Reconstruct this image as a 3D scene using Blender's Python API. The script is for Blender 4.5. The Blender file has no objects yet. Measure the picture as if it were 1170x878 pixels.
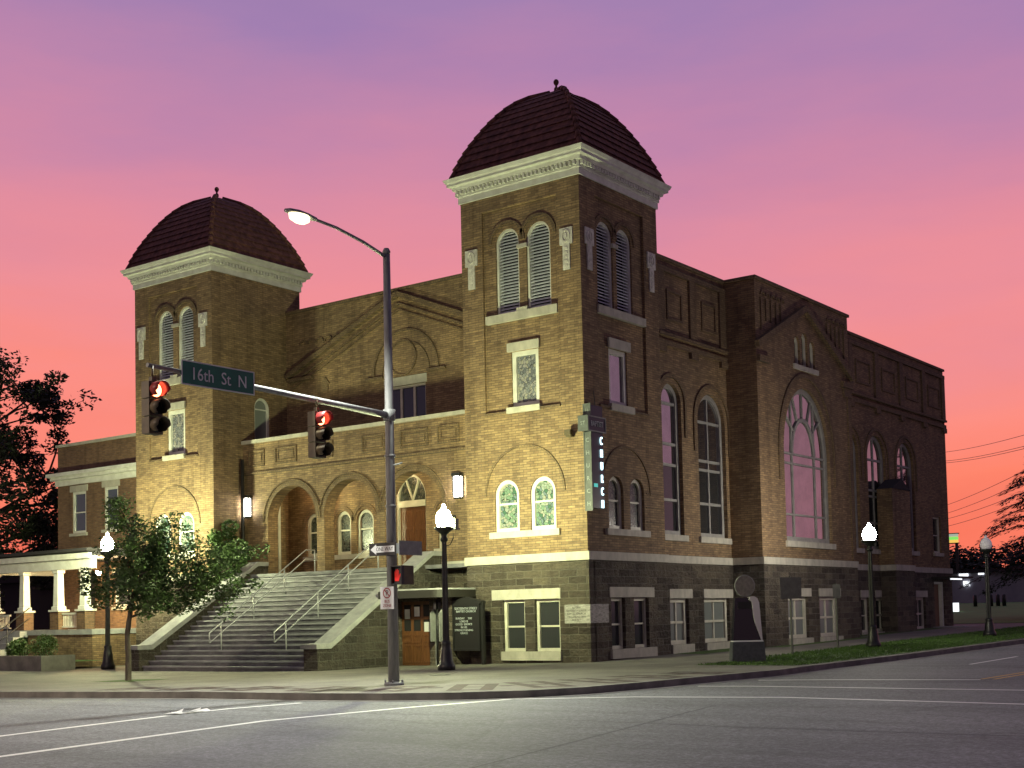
import bpy, bmesh, math, random
from mathutils import Vector, Matrix
from mathutils.geometry import delaunay_2d_cdt
R = math.radians
sc = bpy.context.scene
COL = sc.collection
random.seed(7)

# ------------------------------------------------------------------ camera
YAW, PITCH, ROLL, FPX = 0.930834, 0.053399, 0.022374, 1508.7
CAM = Vector((23.8716, -36.2340, 1.55))
f_ = Vector((-math.cos(YAW)*math.cos(PITCH), math.sin(YAW)*math.cos(PITCH), math.sin(PITCH)))
r_ = Vector((math.sin(YAW), math.cos(YAW), 0.0))
d_ = f_.cross(r_)
if d_.z > 0: d_ = -d_
cr, sr = math.cos(ROLL), math.sin(ROLL)
rr = cr*r_ + sr*d_
dd = -sr*r_ + cr*d_
cam_d = bpy.data.cameras.new('camera'); cam = bpy.data.objects.new('camera', cam_d); COL.objects.link(cam)
cam_d.sensor_width = 36; cam_d.lens = 36*FPX/1170.0
cam_d.shift_y = (624.1-439)/1170.0; cam_d.clip_end = 3000; cam_d.clip_start = 0.1
m = Matrix((rr, -dd, -f_)).transposed().to_4x4(); m.translation = CAM
cam.matrix_world = m
sc.camera = cam

# ------------------------------------------------------------------ sky, exposure
W = bpy.data.worlds.new('World'); sc.world = W; W.use_nodes = True
nt = W.node_tree; nt.nodes.clear()
def N(tree, t, **kw):
    n = tree.nodes.new(t)
    for k, v in kw.items(): setattr(n, k, v)
    return n
def ramp(tree, stops, interp='LINEAR'):
    n = tree.nodes.new('ShaderNodeValToRGB'); e = n.color_ramp.elements
    n.color_ramp.interpolation = interp
    while len(e) > 1: e.remove(e[0])
    e[0].position = stops[0][0]; e[0].color = (*stops[0][1], 1)
    for p, c in stops[1:]:
        x = e.new(p); x.color = (*c, 1)
    return n
def srgb(*c): return tuple(((v/255)/12.92 if v/255 < .04045 else ((v/255+.055)/1.055)**2.4) for v in c)
tc = N(nt, 'ShaderNodeTexCoord'); sep = N(nt, 'ShaderNodeSeparateXYZ')
nt.links.new(tc.outputs['Generated'], sep.inputs[0])
mp = N(nt, 'ShaderNodeMapping'); mp.inputs['Scale'].default_value = (1.3, 1.3, 5.5); mp.inputs['Rotation'].default_value = (.25, -.2, 0)
nt.links.new(tc.outputs['Generated'], mp.inputs[0])
nz = N(nt, 'ShaderNodeTexNoise'); nz.inputs['Scale'].default_value = 2.2; nz.inputs['Detail'].default_value = 6; nz.inputs['Roughness'].default_value = .55
nt.links.new(mp.outputs[0], nz.inputs['Vector'])
ad = N(nt, 'ShaderNodeMath', operation='MULTIPLY_ADD')            # streaky cloud bends the bands
ad.inputs[1].default_value = .15; nt.links.new(nz.outputs['Fac'], ad.inputs[0])
z2 = N(nt, 'ShaderNodeMath', operation='SUBTRACT'); z2.inputs[1].default_value = .078
rdot = N(nt, 'ShaderNodeVectorMath', operation='DOT_PRODUCT'); rdot.inputs[1].default_value = (.803, .596, 0); nt.links.new(tc.outputs['Generated'], rdot.inputs[0])
rmul = N(nt, 'ShaderNodeMath', operation='MULTIPLY_ADD'); rmul.inputs[1].default_value = .045; nt.links.new(rdot.outputs['Value'], rmul.inputs[0]); nt.links.new(sep.outputs['Z'], rmul.inputs[2])
nt.links.new(rmul.outputs[0], z2.inputs[0]); nt.links.new(z2.outputs[0], ad.inputs[2])
sky = ramp(nt, [(0.0, srgb(228, 98, 82)), (.05, srgb(244, 116, 92)), (.10, srgb(249, 129, 104)), (.16, srgb(246, 138, 126)),
                (.22, srgb(234, 140, 146)), (.29, srgb(218, 137, 156)), (.36, srgb(190, 131, 166)), (.43, srgb(160, 125, 172)), (.6, srgb(120, 110, 165)), (1.0, srgb(100, 98, 150))])
nt.links.new(ad.outputs[0], sky.inputs[0])
dot = N(nt, 'ShaderNodeVectorMath', operation='DOT_PRODUCT'); dot.inputs[1].default_value = (-.66, .74, .1)
nt.links.new(tc.outputs['Generated'], dot.inputs[0])
dr = N(nt, 'ShaderNodeMapRange'); dr.inputs['From Min'].default_value = -1; dr.inputs['From Max'].default_value = 1
nt.links.new(dot.outputs['Value'], dr.inputs['Value'])
dusk = ramp(nt, [(0.0, (.52, .30, .37)), (.12, (.45, .27, .37)), (.28, (.25, .18, .26)), (.5, (.16, .14, .22)), (1.0, (.16, .155, .23))])
nt.links.new(ad.outputs[0], dusk.inputs[0])
dim = ramp(nt, [(0, (.50, .48, .50)), (.30, (.50, .50, .52)), (.46, (.50, .49, .50)), (.60, (.92, .92, .92))]); nt.links.new(dr.outputs[0], dim.inputs[0])
mxd = N(nt, 'ShaderNodeMix', data_type='RGBA', blend_type='MULTIPLY'); mxd.inputs[0].default_value = 1
nt.links.new(dusk.outputs[0], mxd.inputs[6]); nt.links.new(dim.outputs[0], mxd.inputs[7])
az = ramp(nt, [(.62, (0, 0, 0)), (.74, (.3, .3, .3)), (.88, (1, 1, 1))])
nt.links.new(dr.outputs[0], az.inputs[0])
mx = N(nt, 'ShaderNodeMix', data_type='RGBA'); nt.links.new(az.outputs[0], mx.inputs[0])
nt.links.new(mxd.outputs[2], mx.inputs[6]); nt.links.new(sky.outputs[0], mx.inputs[7])
# soft lavender cloud wisps high up
wr = ramp(nt, [(.42, (0, 0, 0)), (.72, (.24, .24, .24))])
nz2 = N(nt, 'ShaderNodeTexNoise'); nz2.inputs['Scale'].default_value = 3.2; nz2.inputs['Detail'].default_value = 8; nz2.inputs['Distortion'].default_value = .6
nt.links.new(mp.outputs[0], nz2.inputs['Vector']); nt.links.new(nz2.outputs['Fac'], wr.inputs[0])
mx2 = N(nt, 'ShaderNodeMix', data_type='RGBA', blend_type='MULTIPLY'); nt.links.new(wr.outputs[0], mx2.inputs[0])
mx2.inputs[7].default_value = (.80, .84, 1.0, 1)
nt.links.new(mx.outputs[2], mx2.inputs[6])
bg = N(nt, 'ShaderNodeBackground'); bg.inputs['Strength'].default_value = 1.06
nt.links.new(mx2.outputs[2], bg.inputs[0])
# a faint physical twilight sky on top of the afterglow
ns = N(nt, 'ShaderNodeTexSky', sky_type='NISHITA'); ns.sun_disc = False; ns.sun_elevation = R(-4); ns.sun_rotation = R(-42)
bg2 = N(nt, 'ShaderNodeBackground'); bg2.inputs['Strength'].default_value = .05
nt.links.new(ns.outputs[0], bg2.inputs[0])
ash = N(nt, 'ShaderNodeAddShader'); nt.links.new(bg.outputs[0], ash.inputs[0]); nt.links.new(bg2.outputs[0], ash.inputs[1])
wo = N(nt, 'ShaderNodeOutputWorld'); nt.links.new(ash.outputs[0], wo.inputs[0])

vs = sc.view_settings
vs.view_transform = 'Standard'; vs.look = 'None'; vs.exposure = 0.0; vs.gamma = 1.0; vs.use_curve_mapping = False
sc.render.engine = 'CYCLES'
cy = sc.cycles
cy.use_denoising = True
try: cy.denoiser = 'OPENIMAGEDENOISE'
except Exception: pass
cy.max_bounces = 6; cy.sample_clamp_indirect = 4.0; cy.use_light_tree = True
cy.caustics_reflective = False; cy.caustics_refractive = False


P_GLOBE = 1000.0
P_STREET = 7500.0
P_FAR = 8200.0
P_PORCH = 95.0

# ------------------------------------------------------------------ materials
def mat(name, base=(.5, .5, .5), rough=.7, metal=0.0, emit=None, estr=0, spec=None, coat=0):
    M = bpy.data.materials.new(name); M.use_nodes = True
    b = M.node_tree.nodes['Principled BSDF']
    b.inputs['Base Color'].default_value = (*base, 1); b.inputs['Roughness'].default_value = rough; b.inputs['Metallic'].default_value = metal
    if spec is not None: b.inputs['Specular IOR Level'].default_value = spec
    if coat: b.inputs['Coat Weight'].default_value = coat; b.inputs['Coat Roughness'].default_value = .05
    if emit: b.inputs['Emission Color'].default_value = (*emit, 1); b.inputs['Emission Strength'].default_value = estr
    return M
def nodes(M): return M.node_tree, M.node_tree.nodes['Principled BSDF']
def noise(t, vec, scale, detail=4, rough=.5):
    n = N(t, 'ShaderNodeTexNoise'); n.inputs['Scale'].default_value = scale; n.inputs['Detail'].default_value = detail; n.inputs['Roughness'].default_value = rough
    if vec is not None: t.links.new(vec, n.inputs['Vector'])
    return n
def mixc(t, fac, a, b, mode='MIX'):
    n = N(t, 'ShaderNodeMix', data_type='RGBA', blend_type=mode)
    for i, v in ((0, fac), (6, a), (7, b)):
        if isinstance(v, (int, float)): n.inputs[i].default_value = v
        elif isinstance(v, tuple): n.inputs[i].default_value = (*v, 1)
        else: t.links.new(v, n.inputs[i])
    return n.outputs[2]
def bump(t, b, h, strength=.3, dist=.02):
    n = N(t, 'ShaderNodeBump'); n.inputs['Strength'].default_value = strength; n.inputs['Distance'].default_value = dist
    t.links.new(h, n.inputs['Height']); t.links.new(n.outputs[0], b.inputs['Normal'])
def noisy(name, c1, c2, scale=6, rough=.8, bstr=.2, bdist=.01, stretch=(1, 1, 1), lo=.35, hi=.65, metal=0, coat=0):
    M = mat(name, c1, rough, metal, coat=coat); t, b = nodes(M)
    g = N(t, 'ShaderNodeNewGeometry'); mpp = N(t, 'ShaderNodeMapping'); mpp.inputs['Scale'].default_value = stretch
    t.links.new(g.outputs['Position'], mpp.inputs[0])
    n = noise(t, mpp.outputs[0], scale, 6, .6)
    r = ramp(t, [(lo, c1), (hi, c2)]); t.links.new(n.outputs['Fac'], r.inputs[0]); t.links.new(r.outputs[0], b.inputs['Base Color'])
    n2 = noise(t, mpp.outputs[0], scale*7, 3)
    if bstr: bump(t, b, n2.outputs['Fac'], bstr, bdist)
    return M
def wallcoords(t):
    """(u, z): u runs along whichever horizontal axis the wall runs along"""
    g = N(t, 'ShaderNodeNewGeometry'); s = N(t, 'ShaderNodeSeparateXYZ'); t.links.new(g.outputs['Position'], s.inputs[0])
    sn = N(t, 'ShaderNodeSeparateXYZ'); t.links.new(g.outputs['True Normal'], sn.inputs[0])
    a = N(t, 'ShaderNodeMath', operation='ABSOLUTE'); t.links.new(sn.outputs['X'], a.inputs[0])
    gt = N(t, 'ShaderNodeMath', operation='GREATER_THAN'); gt.inputs[1].default_value = .7; t.links.new(a.outputs[0], gt.inputs[0])
    mm = N(t, 'ShaderNodeMix', data_type='FLOAT'); t.links.new(gt.outputs[0], mm.inputs[0]); t.links.new(s.outputs['X'], mm.inputs[2]); t.links.new(s.outputs['Y'], mm.inputs[3])
    c = N(t, 'ShaderNodeCombineXYZ'); t.links.new(mm.outputs[0], c.inputs[0]); t.links.new(s.outputs['Z'], c.inputs[1])
    return c.outputs[0], g.outputs['Position']
def brick(name, c1, c2, mortar, bw, rh, ms, bstr, bdist, streak=1.0, rocky=0.0, rough=.85):
    M = mat(name, c1, rough); t, b = nodes(M); uv, pos = wallcoords(t)
    bt = N(t, 'ShaderNodeTexBrick'); uvb = uv
    if rocky:
        nd = noise(t, pos, 2.6, 3, .6); dv = N(t, 'ShaderNodeVectorMath', operation='SCALE'); dv.inputs['Scale'].default_value = .09; t.links.new(nd.outputs['Color'], dv.inputs[0])
        av = N(t, 'ShaderNodeVectorMath', operation='ADD'); t.links.new(uv, av.inputs[0]); t.links.new(dv.outputs[0], av.inputs[1]); uvb = av.outputs[0]
    t.links.new(uvb, bt.inputs['Vector'])
    bt.inputs['Scale'].default_value = 1; bt.inputs['Brick Width'].default_value = bw; bt.inputs['Row Height'].default_value = rh
    bt.inputs['Mortar Size'].default_value = ms; bt.inputs['Mortar Smooth'].default_value = .3; bt.inputs['Bias'].default_value = -.1
    bt.inputs['Color1'].default_value = (*c1, 1); bt.inputs['Color2'].default_value = (*c2, 1); bt.inputs['Mortar'].default_value = (*mortar, 1)
    mpp = N(t, 'ShaderNodeMapping'); mpp.inputs['Scale'].default_value = (2.0, 9, 1); t.links.new(uv, mpp.inputs[0])
    n1 = noise(t, mpp.outputs[0], 1.5, 5, .65)                       # single light and dark bricks in runs
    r1 = ramp(t, [(.26, (.60, .56, .54)), (.45, (.95, .95, .95)), (.6, (1.1, 1.1, 1.08)), (.72, (1.55, 1.52, 1.42))]); t.links.new(n1.outputs['Fac'], r1.inputs[0])
    c = mixc(t, streak, bt.outputs['Color'], r1.outputs[0], 'MULTIPLY')
    n2 = noise(t, pos, .45, 4, .6)                                   # soot and weathering
    r2 = ramp(t, [(.3, (.72, .72, .75)), (.62, (1.08, 1.06, 1.0))]); t.links.new(n2.outputs['Fac'], r2.inputs[0])
    c = mixc(t, 1.0, c, r2.outputs[0], 'MULTIPLY')
    mp3 = N(t, 'ShaderNodeMapping'); mp3.inputs['Scale'].default_value = (1.6, .16, 1); t.links.new(uv, mp3.inputs[0])
    n4 = noise(t, mp3.outputs[0], 1.2, 6, .7); r4 = ramp(t, [(.34, (.62, .60, .60)), (.50, (1, 1, 1)), (.7, (1.1, 1.1, 1.1))]); t.links.new(n4.outputs['Fac'], r4.inputs[0])
    c = mixc(t, .8, c, r4.outputs[0], 'MULTIPLY')
    t.links.new(c, b.inputs['Base Color'])
    h = N(t, 'ShaderNodeMath', operation='MULTIPLY_ADD'); h.inputs[1].default_value = -1.0
    t.links.new(bt.outputs['Fac'], h.inputs[0])
    n3 = noise(t, pos, 7 if rocky else 40, 6, .7)
    k = N(t, 'ShaderNodeMath', operation='MULTIPLY'); k.inputs[1].default_value = 2.4 if rocky else .5
    t.links.new(n3.outputs['Fac'], k.inputs[0]); t.links.new(k.outputs[0], h.inputs[2])
    bump(t, b, h.outputs[0], bstr, bdist)
    return M
M = {}
M['brick'] = brick('buff_brick', (.305, .204, .110), (.165, .104, .060), (.12, .09, .062), .30, .085, .011, .55, .012)
M['brick_dark'] = brick('dark_brick_trim', (.22, .148, .080), (.14, .09, .052), (.09, .068, .05), .12, .085, .011, .5, .012)
M['brick_red'] = brick('red_brown_brick', (.21, .120, .065), (.14, .075, .042), (.13, .095, .075), .22, .08, .012, .5, .012)
M['stone'] = brick('rusticated_stone', (.175, .145, .112), (.060, .047, .039), (.20, .18, .15), .72, .24, .016, 1.0, .12, streak=.9, rocky=1)
M['stone_dark'] = brick('rough_retaining_stone', (.13, .112, .092), (.060, .050, .043), (.15, .14, .12), .6, .27, .02, 1.0, .12, streak=.9, rocky=1)
M['limestone'] = noisy('limestone_trim', (.50, .47, .40), (.36, .34, .29), 3, .8, .25, .01, (1, 1, .5))
M['cap'] = noisy('stair_cap_concrete', (.36, .36, .36), (.26, .26, .27), 3, .85, .3, .008)
M['white'] = noisy('white_painted_wood', (.70, .70, .65), (.56, .55, .50), 2.5, .55, .1, .004)
M['frame_dim'] = noisy('grey_window_paint', (.34, .33, .31), (.25, .24, .23), 3, .6, .1, .004)  # darker grey window paint for the tall side windows
M['face_grey'] = noisy('sign_face_weathered', (.075, .085, .085), (.05, .056, .058), 6, .6, .05, .002)
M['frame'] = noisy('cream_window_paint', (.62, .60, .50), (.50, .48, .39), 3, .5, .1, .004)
def tilemat():
    Mx = mat('clay_roof_tile', (.07, .025, .02), .85, spec=.2); t, b = nodes(Mx); uv, pos = wallcoords(t)
    n = noise(t, pos, 4, 5, .6); r = ramp(t, [(.32, (.25, .115, .085)), (.5, (.165, .078, .060)), (.68, (.095, .048, .042))]); t.links.new(n.outputs['Fac'], r.inputs[0]); t.links.new(r.outputs[0], b.inputs['Base Color'])
    s_ = N(t, 'ShaderNodeSeparateXYZ'); t.links.new(uv, s_.inputs[0]); m1 = N(t, 'ShaderNodeMath', operation='MULTIPLY'); m1.inputs[1].default_value = 2*math.pi/.26; t.links.new(s_.outputs[0], m1.inputs[0])
    sn = N(t, 'ShaderNodeMath', operation='SINE'); t.links.new(m1.outputs[0], sn.inputs[0]); bump(t, b, sn.outputs[0], .35, .02)
    return Mx
M['tile'] = tilemat()
M['terracotta'] = noisy('pale_terracotta', (.72, .70, .64), (.48, .46, .42), 9, .7, .5, .02)
M['black'] = noisy('black_iron_paint', (.012, .013, .015), (.02, .021, .022), 8, .42, .15, .004)
M['dark'] = mat('dark_bronze', (.02, .018, .016), .5)
M['galv'] = noisy('galvanised_steel', (.30, .305, .30), (.18, .185, .185), 4, .65, .15, .004, (3, 3, .5))
M['rail'] = noisy('aluminium_rail', (.50, .51, .53), (.38, .39, .41), 6, .45, .05, .002, metal=.4)
M['oak'] = noisy('stained_wood_door', (.17, .070, .026), (.095, .038, .015), 5, .45, .25, .004, (6, 6, .6))
M['louvre'] = noisy('louvre_paint', (.78, .80, .86), (.62, .64, .70), 4, .6, .1, .003)
M['void'] = mat('dark_interior', (.012, .011, .012), .9)
M['soffit'] = mat('porch_plaster', (.30, .23, .15), .85)
M['steps'] = noisy('worn_step_stone', (.25, .25, .26), (.13, .13, .14), 2.3, .8, .35, .01, (.6, 2, 1))
M['concrete'] = None
def concrete(name, c1, c2, joint=1.5):
    Mx = mat(name, c1, .85); t, b = nodes(Mx)
    g = N(t, 'ShaderNodeNewGeometry')
    n1 = noise(t, g.outputs['Position'], .5, 6, .65); n2 = noise(t, g.outputs['Position'], 14, 4)
    r = ramp(t, [(.3, c2), (.68, c1)]); t.links.new(n1.outputs['Fac'], r.inputs[0])
    r2 = ramp(t, [(.3, (.8, .8, .8)), (.7, (1.12, 1.12, 1.12))]); t.links.new(n2.outputs['Fac'], r2.inputs[0])
    c = mixc(t, 1, r.outputs[0], r2.outputs[0], 'MULTIPLY')
    bt = N(t, 'ShaderNodeTexBrick'); bt.offset = 0; t.links.new(g.outputs['Position'], bt.inputs['Vector']); bt.inputs['Scale'].default_value = 1
    bt.inputs['Brick Width'].default_value = joint; bt.inputs['Row Height'].default_value = joint; bt.inputs['Mortar Size'].default_value = .016; bt.inputs['Mortar Smooth'].default_value = .4
    bt.inputs['Color1'].default_value = (1, 1, 1, 1); bt.inputs['Color2'].default_value = (.86, .86, .87, 1); bt.inputs['Mortar'].default_value = (.38, .38, .38, 1)
    c = mixc(t, 1, c, bt.outputs['Color'], 'MULTIPLY')
    t.links.new(c, b.inputs['Base Color']); bump(t, b, n2.outputs['Fac'], .3, .006)
    return Mx
M['concrete'] = concrete('sidewalk_concrete', (.235, .22, .185), (.15, .14, .12))
M['kerb'] = noisy('kerb_concrete', (.25, .24, .21), (.14, .135, .12), 1.7, .85, .4, .01)
def asphalt():
    Mx = mat('asphalt', (.1, .1, .1), .8); t, b = nodes(Mx); g = N(t, 'ShaderNodeNewGeometry')
    n1 = noise(t, g.outputs['Position'], .22, 6, .6); n2 = noise(t, g.outputs['Position'], 17, 5, .85)
    v = N(t, 'ShaderNodeTexVoronoi'); v.inputs['Scale'].default_value = 38; t.links.new(g.outputs['Position'], v.inputs['Vector'])
    r = ramp(t, [(.28, (.118, .121, .128)), (.5, (.152, .156, .163)), (.72, (.180, .183, .190))]); t.links.new(n1.outputs['Fac'], r.inputs[0])
    r2 = ramp(t, [(.32, (.35, .35, .35)), (.5, (.95, .95, .95)), (.66, (1.9, 1.9, 1.9))]); t.links.new(n2.outputs['Fac'], r2.inputs[0])
    c = mixc(t, 1, r.outputs[0], r2.outputs[0], 'MULTIPLY')
    mps = N(t, 'ShaderNodeMapping'); mps.inputs['Scale'].default_value = (.12, 1.1, 1); mps.inputs['Rotation'].default_value = (0, 0, R(3)); t.links.new(g.outputs['Position'], mps.inputs[0])
    ns_ = noise(t, mps.outputs[0], .9, 5, .65); rs_ = ramp(t, [(.32, (.78, .78, .78)), (.5, (1, 1, 1)), (.72, (1.14, 1.14, 1.14))]); t.links.new(ns_.outputs['Fac'], rs_.inputs[0]); c = mixc(t, 1, c, rs_.outputs[0], 'MULTIPLY')
    no_ = noise(t, g.outputs['Position'], 1.4, 6, .75); ro_ = ramp(t, [(.24, (.45, .45, .45)), (.36, (1, 1, 1))]); t.links.new(no_.outputs['Fac'], ro_.inputs[0]); c = mixc(t, .8, c, ro_.outputs[0], 'MULTIPLY')
    # wandering cracks and tar lines
    mpp = N(t, 'ShaderNodeMapping'); mpp.inputs['Scale'].default_value = (.16, .2, 1); t.links.new(g.outputs['Position'], mpp.inputs[0])
    nn = noise(t, g.outputs['Position'], .9, 4); wv = N(t, 'ShaderNodeVectorMath', operation='ADD'); sc2 = N(t, 'ShaderNodeVectorMath', operation='SCALE'); sc2.inputs['Scale'].default_value = .22
    t.links.new(nn.outputs['Color'], sc2.inputs[0]); t.links.new(mpp.outputs[0], wv.inputs[0]); t.links.new(sc2.outputs[0], wv.inputs[1])
    vc = N(t, 'ShaderNodeTexVoronoi', feature='DISTANCE_TO_EDGE'); vc.inputs['Scale'].default_value = 1.0; t.links.new(wv.outputs[0], vc.inputs['Vector'])
    rc = ramp(t, [(0, (.72, .72, .72)), (.004, (.86, .86, .86)), (.009, (1, 1, 1))]); t.links.new(vc.outputs['Distance'], rc.inputs[0])
    c = mixc(t, 1, c, rc.outputs[0], 'MULTIPLY')
    t.links.new(c, b.inputs['Base Color'])
    bump(t, b, v.outputs['Distance'], .35, .008)
    return Mx
M['asphalt'] = asphalt()
def paint(name, c, wear=.5):
    Mx = mat(name, c, .6); t, b = nodes(Mx); g = N(t, 'ShaderNodeNewGeometry')
    n = noise(t, g.outputs['Position'], 9, 6, .7); r = ramp(t, [(.30, (.09, .088, .085)), (.30+.16*wear, c)]); t.links.new(n.outputs['Fac'], r.inputs[0]); t.links.new(r.outputs[0], b.inputs['Base Color'])
    return Mx
M['patch'] = noisy('asphalt_patch', (.092, .095, .10), (.07, .073, .077), 2, .85, .5, .01)
M['roadwhite'] = paint('road_paint_white', (.78, .78, .75), .3); M['roadyellow'] = paint('road_paint_yellow', (.55, .33, .04))
M['paver'] = mat('brick_paver', (.16, .07, .05), .85)
_t, _b = nodes(M['paver']); _g = N(_t, 'ShaderNodeNewGeometry'); _k = N(_t, 'ShaderNodeTexBrick'); _t.links.new(_g.outputs['Position'], _k.inputs['Vector'])
_k.inputs['Scale'].default_value = 1; _k.inputs['Brick Width'].default_value = .21; _k.inputs['Row Height'].default_value = .105; _k.inputs['Mortar Size'].default_value = .008
_k.inputs['Color1'].default_value = (.055, .024, .020, 1); _k.inputs['Color2'].default_value = (.034, .019, .017, 1); _k.inputs['Mortar'].default_value = (.075, .065, .06, 1); _t.links.new(_k.outputs['Color'], _b.inputs['Base Color'])
M['grass_soil'] = noisy('lawn', (.085, .15, .034), (.05, .095, .02), 3, .95, .6, .03)
M['grass'] = noisy('grass_blade', (.085, .17, .032), (.045, .10, .018), 2, .8, 0)
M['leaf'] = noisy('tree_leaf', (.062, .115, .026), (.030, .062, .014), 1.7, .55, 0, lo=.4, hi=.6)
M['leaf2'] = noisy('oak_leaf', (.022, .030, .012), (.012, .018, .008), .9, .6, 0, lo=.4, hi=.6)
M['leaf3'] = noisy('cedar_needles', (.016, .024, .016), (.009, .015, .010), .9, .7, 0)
M['shrub'] = noisy('shrub_leaf', (.05, .09, .02), (.03, .055, .012), 5, .55, 0)
M['bark'] = noisy('bark', (.13, .105, .08), (.06, .048, .038), 6, .9, .7, .02, (3, 3, .6))
M['bark_dark'] = noisy('dark_bark', (.035, .028, .022), (.02, .017, .014), 6, .9, .7, .02, (3, 3, .6))
def glass(name, base, rough=.04, spec=.9, wavy=.05, ior=1.9):
    Mx = mat(name, base, rough); t, b = nodes(Mx); b.inputs['IOR'].default_value = ior; b.inputs['Specular IOR Level'].default_value = .5
    g = N(t, 'ShaderNodeNewGeometry'); n = noise(t, g.outputs['Position'], .9, 2); bump(t, b, n.outputs['Fac'], wavy, .05)
    return Mx
M['pane'] = glass('reflective_storm_glazing', (.045, .040, .045))
_t, _b = nodes(M['pane']); _g = N(_t, 'ShaderNodeBsdfGlossy'); _g.inputs['Roughness'].default_value = .03; _g.inputs['Color'].default_value = (.92, .86, .90, 1)
_m = N(_t, 'ShaderNodeMixShader'); _m.inputs[0].default_value = .28; _o = [n for n in _t.nodes if n.type == 'OUTPUT_MATERIAL'][0]
_geo = N(_t, 'ShaderNodeNewGeometry'); _n = noise(_t, _geo.outputs['Position'], .55, 2); _bp = N(_t, 'ShaderNodeBump'); _bp.inputs['Strength'].default_value = .08; _bp.inputs['Distance'].default_value = .06
_t.links.new(_n.outputs['Fac'], _bp.inputs['Height']); _t.links.new(_bp.outputs[0], _g.inputs['Normal'])
_n2 = noise(_t, _geo.outputs['Position'], 1.3, 5, .7); _r2 = ramp(_t, [(.3, (.22, .22, .22)), (.6, (.36, .36, .36)), (.8, (.40, .40, .40))]); _t.links.new(_n2.outputs['Fac'], _r2.inputs[0]); _t.links.new(_r2.outputs[0], _m.inputs[0])
_t.links.new(_b.outputs[0], _m.inputs[1]); _t.links.new(_g.outputs[0], _m.inputs[2]); _t.links.new(_m.outputs[0], _o.inputs[0])
M['pane_low'] = glass('dark_sash_glass', (.030, .030, .032), .08, wavy=.04, ior=1.6)  # lower sash glass; its darkness also stands in for dark reflections
M['pane_blind'] = glass('pane_over_pale_blind', (.20, .22, .21), .12, wavy=.02, ior=1.45)
M['pane_dim'] = glass('pane_over_dark_room', (.035, .037, .040), .1, wavy=.02, ior=1.5)
M['pane_blue'] = glass('pane_blue_dusk', (.05, .065, .10), .1, ior=1.5)
def stained(name, cols, scale=9, lead=.03):
    Mx = mat(name, (.2, .3, .2), .25); t, b = nodes(Mx); uv, pos = wallcoords(t)
    v = N(t, 'ShaderNodeTexVoronoi'); v.inputs['Scale'].default_value = scale; t.links.new(uv, v.inputs['Vector'])
    ve = N(t, 'ShaderNodeTexVoronoi', feature='DISTANCE_TO_EDGE'); ve.inputs['Scale'].default_value = scale; t.links.new(uv, ve.inputs['Vector'])
    s = N(t, 'ShaderNodeSeparateColor'); t.links.new(v.outputs['Color'], s.inputs[0])
    k = len(cols); r = ramp(t, [(i/k, c) for i, c in enumerate(cols)], 'CONSTANT'); t.links.new(s.outputs[0], r.inputs[0])
    rl = ramp(t, [(0, (.12, .12, .12)), (lead, (.2, .2, .2)), (lead*1.6, (1, 1, 1))]); t.links.new(ve.outputs['Distance'], rl.inputs[0])
    c = mixc(t, 1, r.outputs[0], rl.outputs[0], 'MULTIPLY'); t.links.new(c, b.inputs['Base Color'])
    return Mx
M['stained'] = stained('stained_glass_green', [(.13, .20, .15), (.22, .25, .23), (.05, .11, .08), (.25, .25, .22), (.11, .15, .17), (.18, .22, .18)], 9)
M['stained_grey'] = stained('stained_glass_grey', [(.20, .21, .22), (.28, .27, .27), (.13, .14, .16), (.30, .29, .25), (.17, .18, .2)], 10)
M['stained_dark'] = stained('stained_glass_dark', [(.05, .06, .05), (.08, .085, .07), (.035, .04, .04), (.10, .10, .08)], 8)
M['globe_dim'] = mat('lit_globe_weaker', (.9, .9, .85), .4, emit=(1, .95, .78), estr=P_GLOBE*.36)
M['globe_mid'] = mat('lit_globe_middle', (.9, .9, .85), .4, emit=(.93, 1, .54), estr=P_GLOBE*1.3)
M['globe'] = mat('lit_globe', (.9, .9, .85), .4, emit=(.92, 1, .52), estr=P_GLOBE*1.55)
M['globe_off'] = mat('unlit_globe', (.55, .55, .58), .25, emit=(.9, .75, .8), estr=.12)  # globe of the unlit lamp; a faint pale glow painted in as emission
M['sconce'] = mat('lit_sconce_glass', (.9, .9, .85), .4, emit=(1, .95, .80), estr=34)
M['bulb'] = mat('porch_bulb', (1, .9, .7), .4, emit=(1, .74, .36), estr=190)
M['house_bulb'] = mat('house_porch_bulb', (1, .9, .7), .4, emit=(1, .72, .34), estr=2600)
M['lens_on'] = mat('cobra_lens', (1, .95, .7), .3, emit=(1, .86, .50), estr=2.6)
M['red_on'] = mat('red_lens_lit', (.5, .02, .02), .3, emit=(1, .22, .10), estr=10)
M['visor_red_glow'] = mat('visor_painted_red_glow', (.25, .02, .02), .5)  # top visor: the red lens glow is painted into its base colour
M['hand_on'] = mat('red_hand_lit', (.5, .02, .02), .3, emit=(1, .04, .02), estr=.28)
M['lens_off'] = mat('dark_lens', (.012, .012, .012), .2)
M['signal'] = noisy('signal_yellow_brown', (.095, .070, .034), (.06, .045, .024), 5, .6, .1, .003)
M['sign_green'] = noisy('street_sign_green', (.006, .135, .085), (.005, .11, .07), 5, .45, .03, .001)
M['sign_white'] = mat('sign_white', (.62, .62, .62), .5)
M['sign_black'] = mat('sign_black', (.012, .012, .012), .5)
M['sign_red'] = mat('sign_red', (.26, .012, .02), .5)
M['post_grey'] = noisy('post_steel_dull', (.10, .10, .10), (.07, .07, .07), 6, .7, .05, .002)
M['panel_grey'] = noisy('panel_back_shaded', (.17, .165, .16), (.12, .118, .115), 6, .7, .05, .002)  # sign panel grey, darkened in the colour to its tone in shade
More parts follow.
